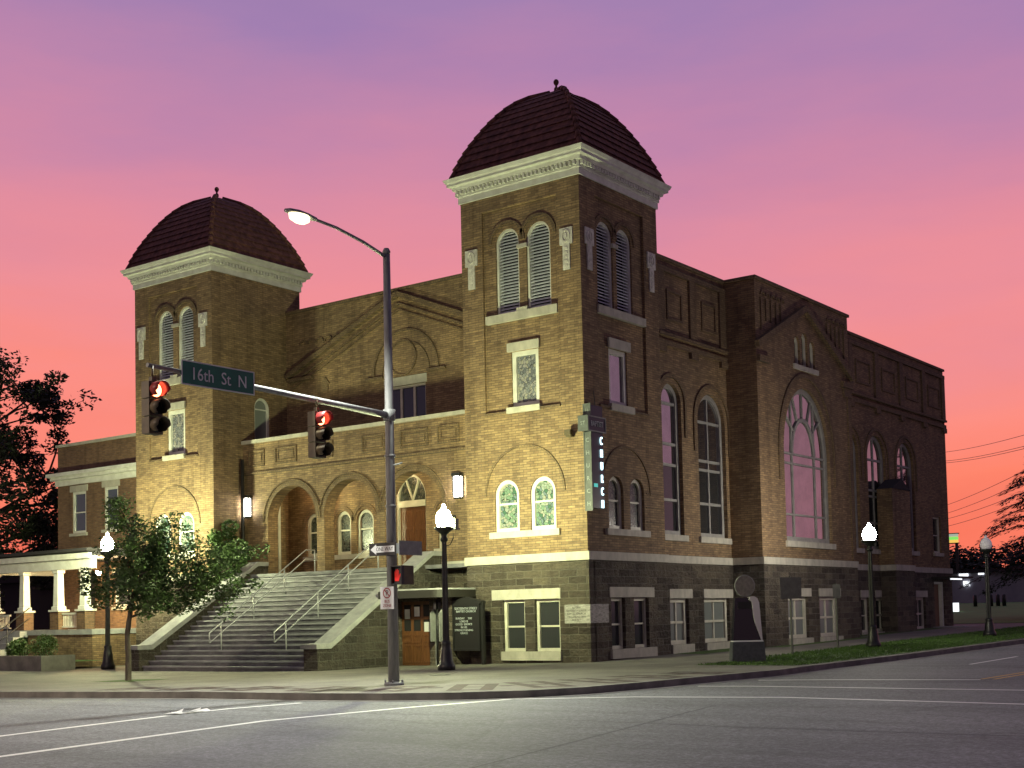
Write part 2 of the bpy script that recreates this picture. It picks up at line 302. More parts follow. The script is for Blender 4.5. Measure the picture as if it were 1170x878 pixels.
M['sign_grey'] = noisy('sign_back_aluminium', (.27, .275, .27), (.20, .205, .20), 6, .6, .05, .002)
M['navy'] = mat('navy_sign_enamel', (.008, .014, .032), .35)
M['neon'] = mat('lit_letter', (.8, .95, 1), .3, emit=(.62, .92, 1), estr=2.4)
M['teal_emit'] = mat('teal_emissive', (.1, .6, .55), .3, emit=(.1, .8, .7), estr=.5)
M['letter'] = mat('sign_letter_pale', (.42, .46, .48), .5)
M['letter_dim'] = mat('sign_letter_weathered', (.20, .22, .22), .6)
M['nosing'] = noisy('stair_nosing', (.42, .42, .44), (.25, .25, .27), 3, .8, .3, .006, (.5, 2, 2))
M['marble'] = noisy('engraved_marble', (.42, .40, .37), (.20, .19, .18), 7, .6, .3, .006, (1, 1, 3))
M['marker_dark'] = mat('marker_black_panel', (.010, .013, .015), .12)
M['marker_base'] = noisy('marker_granite', (.085, .095, .105), (.055, .062, .07), 10, .6, .2, .004)
M['marker_steel'] = mat('marker_brushed_steel', (.75, .75, .73), .45, metal=.35)
M['disc'] = noisy('marker_bronze_disc', (.24, .22, .20), (.15, .14, .125), 10, .6, .4, .01)
M['debris'] = mat('white_paper', (.7, .7, .68), .8)
M['far_wall'] = noisy('far_block_wall', (.30, .29, .34), (.22, .21, .26), .4, .9, 0)
M['far_dark'] = noisy('far_dark_wall', (.03, .026, .03), (.02, .018, .022), .4, .9, 0)
M['lit_white'] = mat('lit_window_white', (.9, .9, .9), .5, emit=(.9, .95, 1), estr=1.6)
M['lit_green'] = mat('lit_sign_green', (.1, .5, .1), .5, emit=(.25, .85, .15), estr=.9)
M['lit_yellow'] = mat('lit_sign_yellow', (.6, .5, .1), .5, emit=(1, .62, .12), estr=.9)
M['lit_pale'] = mat('lit_sign_pale', (.6, .6, .6), .5, emit=(.55, .65, .5), estr=.6)
M['note'] = mat('paper_notice', (.6, .6, .6), .7)

# ------------------------------------------------------------------ mesh helpers
class MB:
    def __init__(s): s.v = []; s.f = []; s.m = []; s.smooth = []
    def add(s, vs, fs, mi=0, sm=False):
        o = len(s.v); s.v += [tuple(v) for v in vs]
        for f in fs: s.f.append(tuple(i+o for i in f)); s.m.append(mi); s.smooth.append(sm)
        return s
    def box(s, x0, x1, y0, y1, z0, z1, mi=0, rot=None, at=None):
        vs = [Vector((x, y, z)) for z in (z0, z1) for y in (y0, y1) for x in (x0, x1)]
        if rot is not None: vs = [rot @ v for v in vs]
        if at is not None: vs = [v+Vector(at) for v in vs]
        return s.add(vs, [(0, 2, 3, 1), (4, 5, 7, 6), (0, 1, 5, 4), (2, 6, 7, 3), (0, 4, 6, 2), (1, 3, 7, 5)], mi)
    def pbox(s, pl, u0, u1, v0, v1, d0, d1, mi=0):
        vs = [pm(pl, u, v, d) for d in (d0, d1) for v in (v0, v1) for u in (u0, u1)]
        return s.add(vs, [(0, 2, 3, 1), (4, 5, 7, 6), (0, 1, 5, 4), (2, 6, 7, 3), (0, 4, 6, 2), (1, 3, 7, 5)], mi)
    def bar(s, pl, p, q, w, d0, d1, mi=0):
        """flat bar of width w from p to q in a wall plane"""
        p = Vector(p); q = Vector(q); t = (q-p).normalized(); n = Vector((-t.y, t.x))*w/2
        c = [p-n, q-n, q+n, p+n]
        vs = [pm(pl, a.x, a.y, d) for d in (d0, d1) for a in c]
        return s.add(vs, [(0, 1, 2, 3), (7, 6, 5, 4), (0, 4, 5, 1), (1, 5, 6, 2), (2, 6, 7, 3), (3, 7, 4, 0)], mi)
    def tube(s, pts, r, n=10, mi=0, caps=True, sm=True):
        pts = [Vector(p) for p in pts]; rs = r if isinstance(r, (list, tuple)) else [r]*len(pts)
        o = len(s.v); up = None
        for i, p in enumerate(pts):
            t = (pts[min(i+1, len(pts)-1)]-pts[max(i-1, 0)]).normalized()
            if up is None: up = Vector((0, 0, 1)) if abs(t.z) < .9 else Vector((1, 0, 0))
            a = t.cross(up).normalized(); b = t.cross(a).normalized(); up = b.cross(t)*-1 if False else up
            for k in range(n):
                an = 2*math.pi*k/n; s.v.append(tuple(p+rs[i]*(math.cos(an)*a+math.sin(an)*b)))
        for i in range(len(pts)-1):
            for k in range(n):
                s.f.append((o+i*n+k, o+i*n+(k+1) % n, o+(i+1)*n+(k+1) % n, o+(i+1)*n+k)); s.m.append(mi); s.smooth.append(sm)
        if caps:
            s.f.append(tuple(o+k for k in range(n))); s.m.append(mi); s.smooth.append(False)
            e = o+(len(pts)-1)*n; s.f.append(tuple(e+n-1-k for k in range(n))); s.m.append(mi); s.smooth.append(False)
        return s
    def lathe(s, prof, at=(0, 0, 0), n=20, mi=0, sm=True):
        o = len(s.v)
        for r, z in prof:
            for k in range(n):
                a = 2*math.pi*k/n; s.v.append((at[0]+r*math.cos(a), at[1]+r*math.sin(a), at[2]+z))
        for i in range(len(prof)-1):
            for k in range(n):
                s.f.append((o+i*n+k, o+i*n+(k+1) % n, o+(i+1)*n+(k+1) % n, o+(i+1)*n+k)); s.m.append(mi); s.smooth.append(sm)
        s.f.append(tuple(o+n-1-k for k in range(n))); s.m.append(mi); s.smooth.append(False)
        e = o+(len(prof)-1)*n; s.f.append(tuple(e+k for k in range(n))); s.m.append(mi); s.smooth.append(False)
        return s
    def prism(s, pl, poly, d0, d1, mi=0):
        return s.wall(pl, poly, [], d0, d1, mi)
    def wall(s, pl, outline, holes, d0, d1, mi=0):
        """solid slab with through holes; d = distance proud of the plane"""
        loops = [outline]+list(holes); vs = []; fc = []
        for lp in loops:
            fc.append(list(range(len(vs), len(vs)+len(lp)))); vs += [Vector((p[0], p[1])) for p in lp]
        r = delaunay_2d_cdt(vs, [], fc, 2 if holes else 1, 1e-5)
        for d, fl in ((d1, False), (d0, True)):
            s.add([pm(pl, v.x, v.y, d) for v in r[0]], [tuple(reversed(f)) if fl else tuple(f) for f in r[2]], mi)
        for lp in loops:
            n = len(lp)
            s.add([pm(pl, p[0], p[1], d) for d in (d0, d1) for p in lp], [(i, (i+1) % n, n+(i+1) % n, n+i) for i in range(n)], mi)
        return s
    def ring(s, pl, a, b, d0, d1, mi=0, closed=True):
        n = len(a); vs = [pm(pl, p[0], p[1], d) for d in (d0, d1) for lp in (a, b) for p in lp]
        fs = []
        for i in range(n if closed else n-1):
            j = (i+1) % n
            fs += [(i, j, n+j, n+i), (2*n+i, 3*n+i, 3*n+j, 2*n+j), (i, 2*n+i, 2*n+j, j), (n+i, n+j, 3*n+j, 3*n+i)]
        if not closed:
            fs += [(0, n, 3*n, 2*n), (n-1, 3*n-1, 4*n-1, 2*n-1)]
        return s.add(vs, fs, mi)
    def cut(s): s.cuts = getattr(s, 'cuts', [])+[(len(s.v), len(s.f))]; return s
    def build_each(s, name, m, parent):
        c = [(0, 0)]+getattr(s, 'cuts', [])+[(len(s.v), len(s.f))]; out = []
        for (v0, f0), (v1, f1) in zip(c[:-1], c[1:]):
            if f1 == f0: continue
            q = MB(); q.v = s.v[v0:v1]; q.f = [tuple(i-v0 for i in f) for f in s.f[f0:f1]]; q.m = s.m[f0:f1]; q.smooth = s.smooth[f0:f1]
            out.append(q.build(name, m, parent))
        return out
    def build(s, name, mats, parent=None, at=None, recalc=True):
        me = bpy.data.meshes.new(name); me.from_pydata(s.v, [], s.f)
        if not isinstance(mats, (list, tuple)): mats = [mats]
        for x in mats: me.materials.append(x)
        me.polygons.foreach_set('material_index', s.m); me.polygons.foreach_set('use_smooth', s.smooth)
        if recalc:
            bm = bmesh.new(); bm.from_mesh(me); bmesh.ops.remove_doubles(bm, verts=bm.verts, dist=1e-5)
            bmesh.ops.recalc_face_normals(bm, faces=bm.faces); bm.to_mesh(me); bm.free()
        me.update()
        o = bpy.data.objects.new(name, me); COL.objects.link(o)
        if at is not None: o.location = at
        if parent is not None: attach(o, parent)
        return o
def wloc(o):
    p = Vector(o.location); q = o.parent
    while q is not None: p = p+Vector(q.location); q = q.parent
    return p
def attach(o, parent):
    """parent while keeping world coordinates (parents here are unrotated when built)"""
    o.parent = parent; o.matrix_parent_inverse = Matrix.Identity(4)
    o.location = Vector(o.location)-wloc(parent)
def pm(pl, u, v, d):
    k, c = pl
    if k == 'F': return (u, c-d, v)           # faces -Y
    if k == 'S': return (c+d, u, v)           # faces +X
    if k == 'W': return (c-d, u, v)           # faces -X
    if k == 'B': return (u, c+d, v)           # faces +Y
def outl(u0, u1, v0, v1, arch=False, n=18, k=1.0):
    if not arch: return [(u0, v0), (u1, v0), (u1, v1), (u0, v1)]
    c = (u0+u1)/2; r = (u1-u0)/2; sp = v1-r*k
    return [(u0, v0), (u1, v0)]+[(c+r*math.cos(math.pi*i/n), sp+r*k*math.sin(math.pi*i/n)) for i in range(n+1)]
def arc(c, sp, r, a0=0, a1=180, n=24, k=1.0): return [(c+r*math.cos(R(a0+(a1-a0)*i/n)), sp+r*k*math.sin(R(a0+(a1-a0)*i/n))) for i in range(n+1)]
def empty(name, loc, label=None, cat=None, group=None):
    o = bpy.data.objects.new(name, None); COL.objects.link(o); o.location = loc; o.empty_display_size = .3
    tag(o, label, cat, group); return o
def tag(o, label=None, cat=None, group=None, kind=None):
    if label: o['label'] = label
    if cat: o['category'] = cat
    if group: o['group'] = group
    if kind: o['kind'] = kind
    return o
def text(name, body, size, pl, u, v, d, m, parent=None, th=.006, align='CENTER', sx=1.0, flip=False):
    cu = bpy.data.curves.new(name, 'FONT'); cu.body = body; cu.size = size; cu.extrude = th; cu.align_x = align; cu.align_y = 'CENTER'
    cu.resolution_u = 3
    to = bpy.data.objects.new(name, cu); COL.objects.link(to)
    bpy.context.view_layer.update()
    me = bpy.data.meshes.new_from_object(to.evaluated_get(bpy.context.evaluated_depsgraph_get()))
    bpy.data.objects.remove(to)
    vs = [pm(pl, u+c.co.x*sx, v+c.co.y, d+c.co.z) for c in me.vertices]
    for c, p in zip(me.vertices, vs): c.co = p
    me.materials.clear(); me.materials.append(m)
    o = bpy.data.objects.new(name, me); COL.objects.link(o)
    if parent is not None: attach(o, parent)
    return o
def copy_tree(o, parent=None):
    c = o.copy(); COL.objects.link(c); c.parent = parent
    for ch in list(o.children): copy_tree(ch, c)
    return c

# ------------------------------------------------------------------ ground
def gz(x, y):
    return .0145*max(-11.5, min(x, 0))+.0145*max(0, min(y, 40))
GX = [-11.5, 0]; GY = [0, 40]
def sheet(name, poly, off, m, thick=0, parent=None):
    """flat polygon laid on the terrain, cut where the terrain bends"""
    bm = bmesh.new(); vs = [bm.verts.new((p[0], p[1], 0)) for p in poly]; bm.faces.new(vs)
    for x in GX: bmesh.ops.bisect_plane(bm, geom=bm.verts[:]+bm.edges[:]+bm.faces[:], plane_co=(x, 0, 0), plane_no=(1, 0, 0))
    for y in GY: bmesh.ops.bisect_plane(bm, geom=bm.verts[:]+bm.edges[:]+bm.faces[:], plane_co=(0, y, 0), plane_no=(0, 1, 0))
    bmesh.ops.triangulate(bm, faces=bm.faces)
    if thick:
        r = bmesh.ops.extrude_face_region(bm, geom=bm.faces[:])
        for v in [g for g in r['geom'] if isinstance(g, bmesh.types.BMVert)]: v.co.z = -thick
    for v in bm.verts: v.co.z += gz(v.co.x, v.co.y)+off
    bmesh.ops.recalc_face_normals(bm, faces=bm.faces)
    me = bpy.data.meshes.new(name); bm.to_mesh(me); bm.free()
    if not thick and me.polygons and me.polygons[0].normal.z < 0: me.flip_normals()
    me.materials.append(m); o = bpy.data.objects.new(name, me); COL.objects.link(o); o['kind'] = 'structure'
    return o
def band(name, pts, w, off, m, thick=0):
    """a strip of width w along a polyline"""
    L = []; Rr = []
    P = [Vector(p) for p in pts]
    for i, p in enumerate(P):
        t = (P[min(i+1, len(P)-1)]-P[max(i-1, 0)]).normalized(); n = Vector((-t.y, t.x))*w/2
        L.append(p+n); Rr.append(p-n)
    return sheet(name, [tuple(a) for a in L+Rr[::-1]], off, m, thick)
sheet('road', [(-900, -700), (900, -700), (900, 1200), (-900, 1200)], -.15, M['asphalt'])
KERB = [(-60, -16.5), (-8, -16.4), (0, -16.15), (3.0, -15.9), (5.0, -15.45), (6.4, -14.7), (7.4, -13.7), (7.9, -12.4), (8.1, -10.5), (8.25, -7.7), (8.5, -4.2), (8.35, -2.5), (8.2, 0), (8.5, 4), (9.05, 16.5), (9.6, 30), (10.2, 60), (10.2, 140)]
sheet('sidewalk', KERB[:-1]+[(10.2, 60), (10.2, 140), (-60, 140)], 0, M['concrete'], .3)
band('kerb', [(p[0]+dx, p[1]+dy) for p, dx, dy in zip(KERB, [0, 0, .02, .02, .04, .06, .08, .09, .09, .09, .09, .09, .09, .09, .09, .09, .09, .09], [-.09, -.09, -.09, -.09, -.08, -.06, -.04, -.02, 0, 0, 0, 0, 0, 0, 0, 0, 0, 0])], .20, .006, M['kerb'], .24)
# gutter pan of paler concrete along the kerb
band('gutter', [(p[0]+dx, p[1]+dy) for p, dx, dy in zip(KERB, [0, 0, .05, .06, .12, .2, .3, .36, .4, .4, .4, .4, .4, .4, .4, .4, .4, .4], [-.4, -.4, -.4, -.39, -.35, -.28, -.2, -.1, 0, 0, 0, 0, 0, 0, 0, 0, 0, 0])], .36, -.145, M['kerb'])
sheet('lawn', [(4.75, -1.7), (8.0, -1.9), (8.35, 4), (8.9, 16.5), (9.4, 30), (9.6, 38), (4.9, 38), (4.3, 14), (4.75, 3)], .006, M['grass_soil'])
sheet('planting_bed', [(.05, 5.2), (1.3, 5.2), (1.3, 10.3), (2.0, 10.3), (2.0, 20), (1.0, 20.2), (1.0, 32), (.05, 32)], .005, M['grass_soil'])
# the rising lawn beyond the church
lawn = MB(); LX = [-60, -20, 0, 6, 9.5]; LYZ = [(39, .59), (48, .8), (62, 1.25), (80, 1.75), (110, 2.0)]
lv = [(x, y, z) for y, z in LYZ for x in LX]
lawn.add(lv, [(j*5+i, j*5+i+1, j*5+i+6, j*5+i+5) for j in range(4) for i in range(4)], 0, True)
M['lawn_far'] = noisy('lawn_far_lit_grass', (.09, .24, .05), (.055, .17, .03), .6, .95, .3, .03)  # greener copy of the grass; lamp light on it put into the colour
lo = lawn.build('lawn_slope', M['lawn_far']); tag(lo, kind='structure')
def grass_patch(name, spots, h):
    g = MB()
    for (x, y, z) in spots:
        for k in range(3):
            a = random.uniform(0, 6.28); l = random.uniform(.5, 1)*h; w = .014
            dx, dy = math.cos(a)*w, math.sin(a)*w; bx = x+random.uniform(-.05, .05); by = y+random.uniform(-.05, .05)
            lx, ly = random.uniform(-.5, .5)*l, random.uniform(-.5, .5)*l
            g.add([(bx-dx, by-dy, z), (bx+dx, by+dy, z), (bx+lx, by+ly, z+l)], [(0, 1, 2)])
    return tag(g.build(name, M['grass'], recalc=False), 'short green grass growing on the verge strip beside the road', 'grass', kind='stuff')
sp = []
for i in range(9000):
    y = random.uniform(-1.7, 34); x = random.uniform(4.5 if y > 2 else 4.8, 8.1+max(0, y)*.04)
    sp.append((x, y, gz(x, y)+.004))
grass_patch('verge_grass', sp, .075)
band('tar_seam', [(-14, -18.9), (-4, -18.75), (3, -18.8), (9, -18.3), (15, -18.6), (26, -18.2)], .045, -.1472, M['patch'])
band('tar_seam', [(12.3, -14.5), (13.4, -19.5), (14.6, -25), (17, -31)], .04, -.1473, M['patch'])
# road markings (two crosswalks, a stop line, the side street's centre line)
MK = -.146
band('crosswalk_line', [(8.05, -27), (6.75, -20.5), (7.0, -17), (7.5, -14.35)], .17, MK, M['roadwhite'])
band('crosswalk_line', [(5.3, -26), (4.4, -22.35), (3.95, -20.3)], .15, MK, M['roadwhite'])
band('crosswalk_line', [(3.72, -19.9), (3.62, -18.5), (3.8, -16.75)], .15, MK, M['roadwhite'])
band('crosswalk_line', [(7.5, -14.35), (9.6, -13.0), (12.6, -12.25), (17.3, -12.75), (24, -13.3)], .17, MK, M['roadwhite'])
band('crosswalk_line', [(9.0, -9.2), (10.2, -8.9), (16.2, -8.9), (24, -9.1)], .17, MK, M['roadwhite'])
band('stop_line', [(9.2, -6.5), (11, -5.9), (14.2, -5.25)], .2, MK, M['roadwhite'])
for dx in (0, .28): band('centre_line', [(14.15+dx, -5.0), (14.2+dx, 10), (14.9+dx, 60)], .11, MK, M['roadyellow'])
band('lane_line', [(11.6, 2.2), (11.7, 6.5)], .11, MK, M['roadwhite'])
# brick inlays in the pavement near the kerb
INL = [(-3.9, -15.15, 0, 1.6), (-1.7, -15.1, 0, 1.6), (.4, -14.95, 0, 1.7), (2.4, -14.6, 6, 1.8), (4.15, -14.0, 16, 2.1), (5.5, -13.1, 34, 2.6), (6.35, -11.8, 52, 2.7), (6.8, -10.1, 66, 2.4), (7.1, -8.2, 78, 2.1), (7.3, -6.2, 86, 1.8)]
for (x, y, a, L_) in INL:
    c, s_ = math.cos(R(a)), math.sin(R(a)); h_ = L_/2
    rot = lambda u, v: (x+u*c-v*s_, y+u*s_+v*c)
    for u0, u1 in ((-.50, -.20), (.20, .50)): sheet('paver_inlay', [rot(u0, -h_), rot(u1, -h_), rot(u1, h_), rot(u0, h_)], .005, M['paver'])
    nb_ = max(3, int(L_/.75))
    for k in range(nb_): vv = -h_+.2+(L_-.4)*k/(nb_-1); sheet('paver_inlay', [rot(-.195, vv-.10), rot(.195, vv-.10), rot(.195, vv+.10), rot(-.195, vv+.10)], .005, M['paver'])
for a, b in zip(INL[:-1], INL[1:]):
    a = Vector(a[:2]); b = Vector(b[:2]); t = (b-a).normalized(); L = (b-a).length
    s0 = .6
    while s0 < L-.9:
        band('paver_inlay', [tuple(a+t*s0), tuple(a+t*(s0+.34))], .30, .005, M['paver']); s0 += .5
sheet('tree_pit', [(-10.7, -11.6), (-8.7, -11.6), (-8.7, -10.0), (-10.7, -10.0)], .004, M['grass_soil'])
def disc(name, x, y, r, off, m, label):
    b = MB(); b.lathe([(r, 0), (r, .012), (r-.05, .016), (r-.06, .011), (.02, .011)], (x, y, gz(x, y)+off), 24)
    return tag(b.build(name, m), label, 'manhole cover')
disc('utility_cover', .6, -8.4, .3, -.006, M['dark'], 'dark utility cover in the pavement near the black lamp post')
b = MB()
for k in range(7): b.add([(3.55+random.uniform(-.2, .2)+k*.03, -20.2+k*.14, -.14), (3.9+random.uniform(-.1, .2), -20.2+k*.14, -.10+random.uniform(-.03, .05)), (3.75, -20.05+k*.14, -.06+random.uniform(-.05, .02))], [(0, 1, 2)])
tag(b.build('paper_scrap', M['debris']), 'crumpled white paper scrap lying on the crosswalk line', 'litter')

# ------------------------------------------------------------------ the church
CH = empty('brick_church', (0, 0, 0), 'large buff brick church with two domed towers, arched porch and wide front steps', 'church')
F0 = ('F', 0.0); S0 = ('S', 0.0)
def top_at(u, u0, u1, v1, arch, k):
    if not arch: return v1
    c = (u0+u1)/2; r = (u1-u0)/2
    return v1-r*k+math.sqrt(max(0, r*r-(u-c)**2))*k
def half_at(v, u0, u1, v1, arch, k):
    c = (u0+u1)/2; r = (u1-u0)/2
    if not arch or v <= v1-r*k: return r
    return math.sqrt(max(0, r*r-((v-(v1-r*k))/k)**2))
def window(pl, u0, u1, v0, v1, arch=False, k=1.0, d=-.14, fw=.09, gl='pane', fr='frame', mull=(), trans=(), bw=.05, sill=None, lintel=None, parent=None, name='window', split=None):
    """glass sheet (the part) with its frame, sill and lintel as sub-parts; sits in a hole of the same outline"""
    P_ = parent or CH
    g = MB(); ins = fw*.6
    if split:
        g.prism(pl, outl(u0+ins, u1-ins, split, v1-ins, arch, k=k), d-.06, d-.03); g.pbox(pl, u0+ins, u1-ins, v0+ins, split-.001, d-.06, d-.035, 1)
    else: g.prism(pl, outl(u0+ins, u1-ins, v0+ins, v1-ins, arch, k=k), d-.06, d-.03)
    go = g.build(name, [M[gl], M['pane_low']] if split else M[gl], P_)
    f = MB(); f.ring(pl, outl(u0, u1, v0, v1, arch, k=k), outl(u0+fw, u1-fw, v0+fw, v1-fw, arch, k=k), d-.08, d+.05)
    for u in mull:
        uu = u0+(u1-u0)*u; f.pbox(pl, uu-bw/2, uu+bw/2, v0+fw*.9, top_at(uu, u0+fw, u1-fw, v1-fw, arch, k)+.01, d-.062, d+.02)
    for v in trans:
        h = half_at(v, u0+fw*.9, u1-fw*.9, v1-fw*.9, arch, k); c = (u0+u1)/2
        f.pbox(pl, c-h, c+h, v-bw/2, v+bw/2, d-.063, d+.024)
    f.build('frame', M[fr], go)
    if sill: s = MB(); s.pbox(pl, u0-sill[0], u1+sill[0], v0-sill[1], v0, -.05, .10); s.build('sill', M['limestone'], go)
    if lintel: s = MB(); s.pbox(pl, u0-lintel[0], u1+lintel[0], v1, v1+lintel[1], -.05, .03); s.build('lintel', M['limestone'], go)
    return go
def louvre(pl, u0, u1, v0, v1, d=-.12, n=26):
    g = MB(); c = (u0+u1)/2
    g.prism(pl, outl(u0+.03, u1-.03, v0+.03, v1-.03, True), d-.25, d-.22, 1)
    for i in range(n):
        v = v0+.1+(v1-v0-.16)*i/n; h = half_at(v+.06, u0+.06, u1-.06, v1-.06, True, 1)
        if h < .08: continue
        vs = [pm(pl, c-h, v, d+.01), pm(pl, c+h, v, d+.01), pm(pl, c+h, v+.085, d-.13), pm(pl, c-h, v+.085, d-.13)]
        vs += [pm(pl, c-h, v-.02, d+.01), pm(pl, c+h, v-.02, d+.01), pm(pl, c+h, v+.065, d-.13), pm(pl, c-h, v+.065, d-.13)]
        g.add(vs, [(0, 1, 2, 3), (7, 6, 5, 4), (0, 4, 5, 1), (1, 5, 6, 2), (2, 6, 7, 3), (3, 7, 4, 0)])
    go = g.build('louvre', [M['louvre'], M['void']], CH)
    f = MB(); f.ring(pl, outl(u0, u1, v0, v1, True), outl(u0+.08, u1-.08, v0+.08, v1-.08, True), d-.2, d+.06); f.build('frame', M['white'], go)
    return go
def ornament(pl, u0, u1, v0, v1):
    b = MB(); c = (u0+u1)/2; w = u1-u0; sq = v1-w*1.08
    b.prism(pl, [(u0, sq), (u1, sq), (u1, v1), (u0, v1)], -.03, .05)
    b.prism(pl, [(c-w*.27, v0), (c+w*.27, v0), (c+w*.27, sq), (c-w*.27, sq)], -.03, .05)
    m_ = (sq+v1)/2
    b.ring(pl, [(c+w*.34*math.cos(R(a)), m_+w*.42*math.sin(R(a))) for a in range(0, 360, 30)], [(c+w*.24*math.cos(R(a)), m_+w*.32*math.sin(R(a))) for a in range(0, 360, 30)], .05, .075)
    b.prism(pl, [(c+w*.11*math.cos(R(a)), m_+w*.2*math.sin(R(a))) for a in range(0, 360, 30)], .05, .08)
    for i in range(5):
        v = v0+.1+i*(sq-v0-.12)/5; b.pbox(pl, c-w*.13, c+w*.13, v, v+.07, .05, .07)
    return b.build('ornament', M['terracotta'], CH)
TW = 5.05
def tower(xr, side_holes, front_low):
    """a tower whose near right corner stands at (xr, 0)"""
    xl = xr-TW; F = ('F', 0.0); S = ('S', xr); uf = lambda u: xr+u            # u: 0 at the corner, negative to the left
    # front face: solid wall, recessed panel, openings
    A = outl(uf(-3.80), uf(-2.76), 4.46, 6.25, True); B_ = outl(uf(-2.28), uf(-1.24), 4.46, 6.25, True)
    Pn = [(uf(-4.12), 8.62), (uf(-.95), 8.62), (uf(-.95), 15.75), (uf(-4.12), 15.75)]
    w = MB(); holes = [Pn]+([A, B_] if front_low else [])
    w.wall(F, [(xl, 3.36), (xr, 3.36), (xr, 16.35), (xl, 16.35)], holes, -.3, 0)
    L1 = outl(uf(-3.60), uf(-2.60), 12.02, 15.02, True); L2 = outl(uf(-2.28), uf(-1.28), 12.02, 15.02, True)
    SQ = outl(uf(-3.02), uf(-1.87), 8.72, 10.66)
    Pn2 = [(uf(-4.13), 8.6), (uf(-.94), 8.6), (uf(-.94), 15.76), (uf(-4.13), 15.76)]
    w.wall(F, Pn2, [L1, L2, SQ], -.32, -.09)
    # right face
    sp_ = [(.95, 8.62), (4.10, 8.62), (4.10, 15.75), (.95, 15.75)]
    if side_holes == 'full':
        hs = [sp_, outl(1.34, 2.30, 4.44, 6.25, True), outl(2.72, 3.68, 4.44, 6.25, True)]
        w.wall(S, [(.3, 3.36), (TW, 3.36), (TW, 16.35), (.3, 16.35)], hs, -.3, 0)
        w.wall(S, [(.94, 8.6), (4.11, 8.6), (4.11, 15.76), (.94, 15.76)], [outl(1.14, 2.16, 12.02, 15.02, True), outl(2.38, 3.40, 12.02, 15.02, True), outl(1.72, 2.90, 8.72, 10.66)], -.32, -.09)
    else:
        w.wall(S, [(.3, 3.36), (TW, 3.36), (TW, 16.35), (.3, 16.35)], [outl(2.3, 3.2, 9.3, 11.2, True)], -.3, 0)
    # far faces and a lid
    w.box(xl, xl+.3, .3, TW, .2, 16.35); w.box(xl+.3, xr-.3, TW-.3, TW, 3.36, 16.35); w.box(xl+.3, xr-.3, .3, TW-.3, 16.2, 16.3)
    w.build('tower_wall', M['brick'], CH)
    # brick arch labels, panel sill lines
    t = MB()
    for c in (uf(-3.10), uf(-1.78)): t.ring(F, arc(c, 14.52, .78), arc(c, 14.52, .66), -.1, -.04, closed=False)
    t.ring(F, arc(uf(-2.52), 5.72, 1.70), arc(uf(-2.52), 5.72, 1.62), -.01, .035, closed=False)
    t.pbox(F, uf(-4.13), uf(-3.1), 8.54, 8.62, -.1, .05); t.pbox(F, uf(-1.8), uf(-.93), 8.54, 8.62, -.1, .05)
    t.cut()
    if side_holes == 'full':
        for c in (1.65, 2.89): t.ring(S, arc(c, 14.52, .74), arc(c, 14.52, .62), -.1, -.04, closed=False)
        t.ring(S, arc(2.52, 5.72, 1.62), arc(2.52, 5.72, 1.54), -.01, .035, closed=False)
        t.pbox(S, .93, 1.7, 8.54, 8.62, -.1, .05); t.pbox(S, 2.95, 4.11, 8.54, 8.62, -.1, .05)
        for z in (4.75, 5.25, 5.75): t.pbox(S, .05, 1.25, z, z+.05, -.01, .025); t.pbox(S, 3.8, TW-.02, z, z+.05, -.01, .025)
    t.build_each('brick_moulding', M['brick_dark'], CH)
    louvre(F, uf(-3.60), uf(-2.60), 12.02, 15.02, -.22); louvre(F, uf(-2.28), uf(-1.28), 12.02, 15.02, -.22)
    s = MB(); s.pbox(F, uf(-4.0), uf(-.96), 11.74, 12.02, -.2, .06); s.pbox(F, uf(-2.66), uf(-2.2), 12.02, 12.14, -.15, .05); s.cut(); s.pbox(F, uf(-2.66), uf(-2.22), 14.22, 14.36, -.15, -.03)
    s.build_each('sill', M['limestone'], CH)
    window(F, uf(-3.02), uf(-1.87), 8.72, 10.66, d=-.2, fw=.16, gl='stained_grey', fr='white', lintel=(.1, .3), sill=(.13, .2))
    ornament(F, uf(-4.86), uf(-4.33), 13.10, 14.50); ornament(F, uf(-.80), uf(-.28), 13.10, 14.52)
    if front_low:
        for a in (-3.80, -2.28): window(F, uf(a), uf(a+1.04), 4.46, 6.25, True, d=-.12, fw=.13, gl='stained', fr='white', trans=(5.42,), bw=.06)
        s = MB(); s.pbox(F, uf(-4.0), uf(-1.06), 4.24, 4.46, -.15, .1); s.build('sill', M['limestone'], CH)
    else:
        pass
    if side_holes == 'full':
        louvre(S, 1.14, 2.16, 12.02, 15.02, -.22); louvre(S, 2.38, 3.40, 12.02, 15.02, -.22)
        s = MB(); s.pbox(S, .96, 4.05, 11.74, 12.02, -.2, .06); s.cut(); s.pbox(S, 2.1, 2.44, 14.22, 14.36, -.15, -.03); s.build_each('sill', M['limestone'], CH)
        window(S, 1.72, 2.90, 8.72, 10.66, d=-.2, fw=.16, gl='pane', fr='white', lintel=(.1, .34), sill=(.16, .24))
        for a in (1.34, 2.72): window(S, a, a+.96, 4.44, 6.25, True, d=-.16, fw=.13, gl='stained_dark', fr='frame', trans=(5.42,), bw=.06)
        s = MB(); s.pbox(S, 1.1, 3.9, 4.22, 4.44, -.15, .1); s.build('sill', M['limestone'], CH)
        ornament(S, .26, .78, 13.10, 14.52); ornament(S, 4.30, 4.84, 13.10, 14.52)
    else:
        window(S, 2.3, 3.2, 9.3, 11.2, True, d=-.14, fw=.1, gl='pane_blind', fr='white', trans=(10.7,), bw=.05)
    # cornice: stepped moulding all round with dentils
    cx, cy_ = xr-TW/2, TW/2; h = TW/2
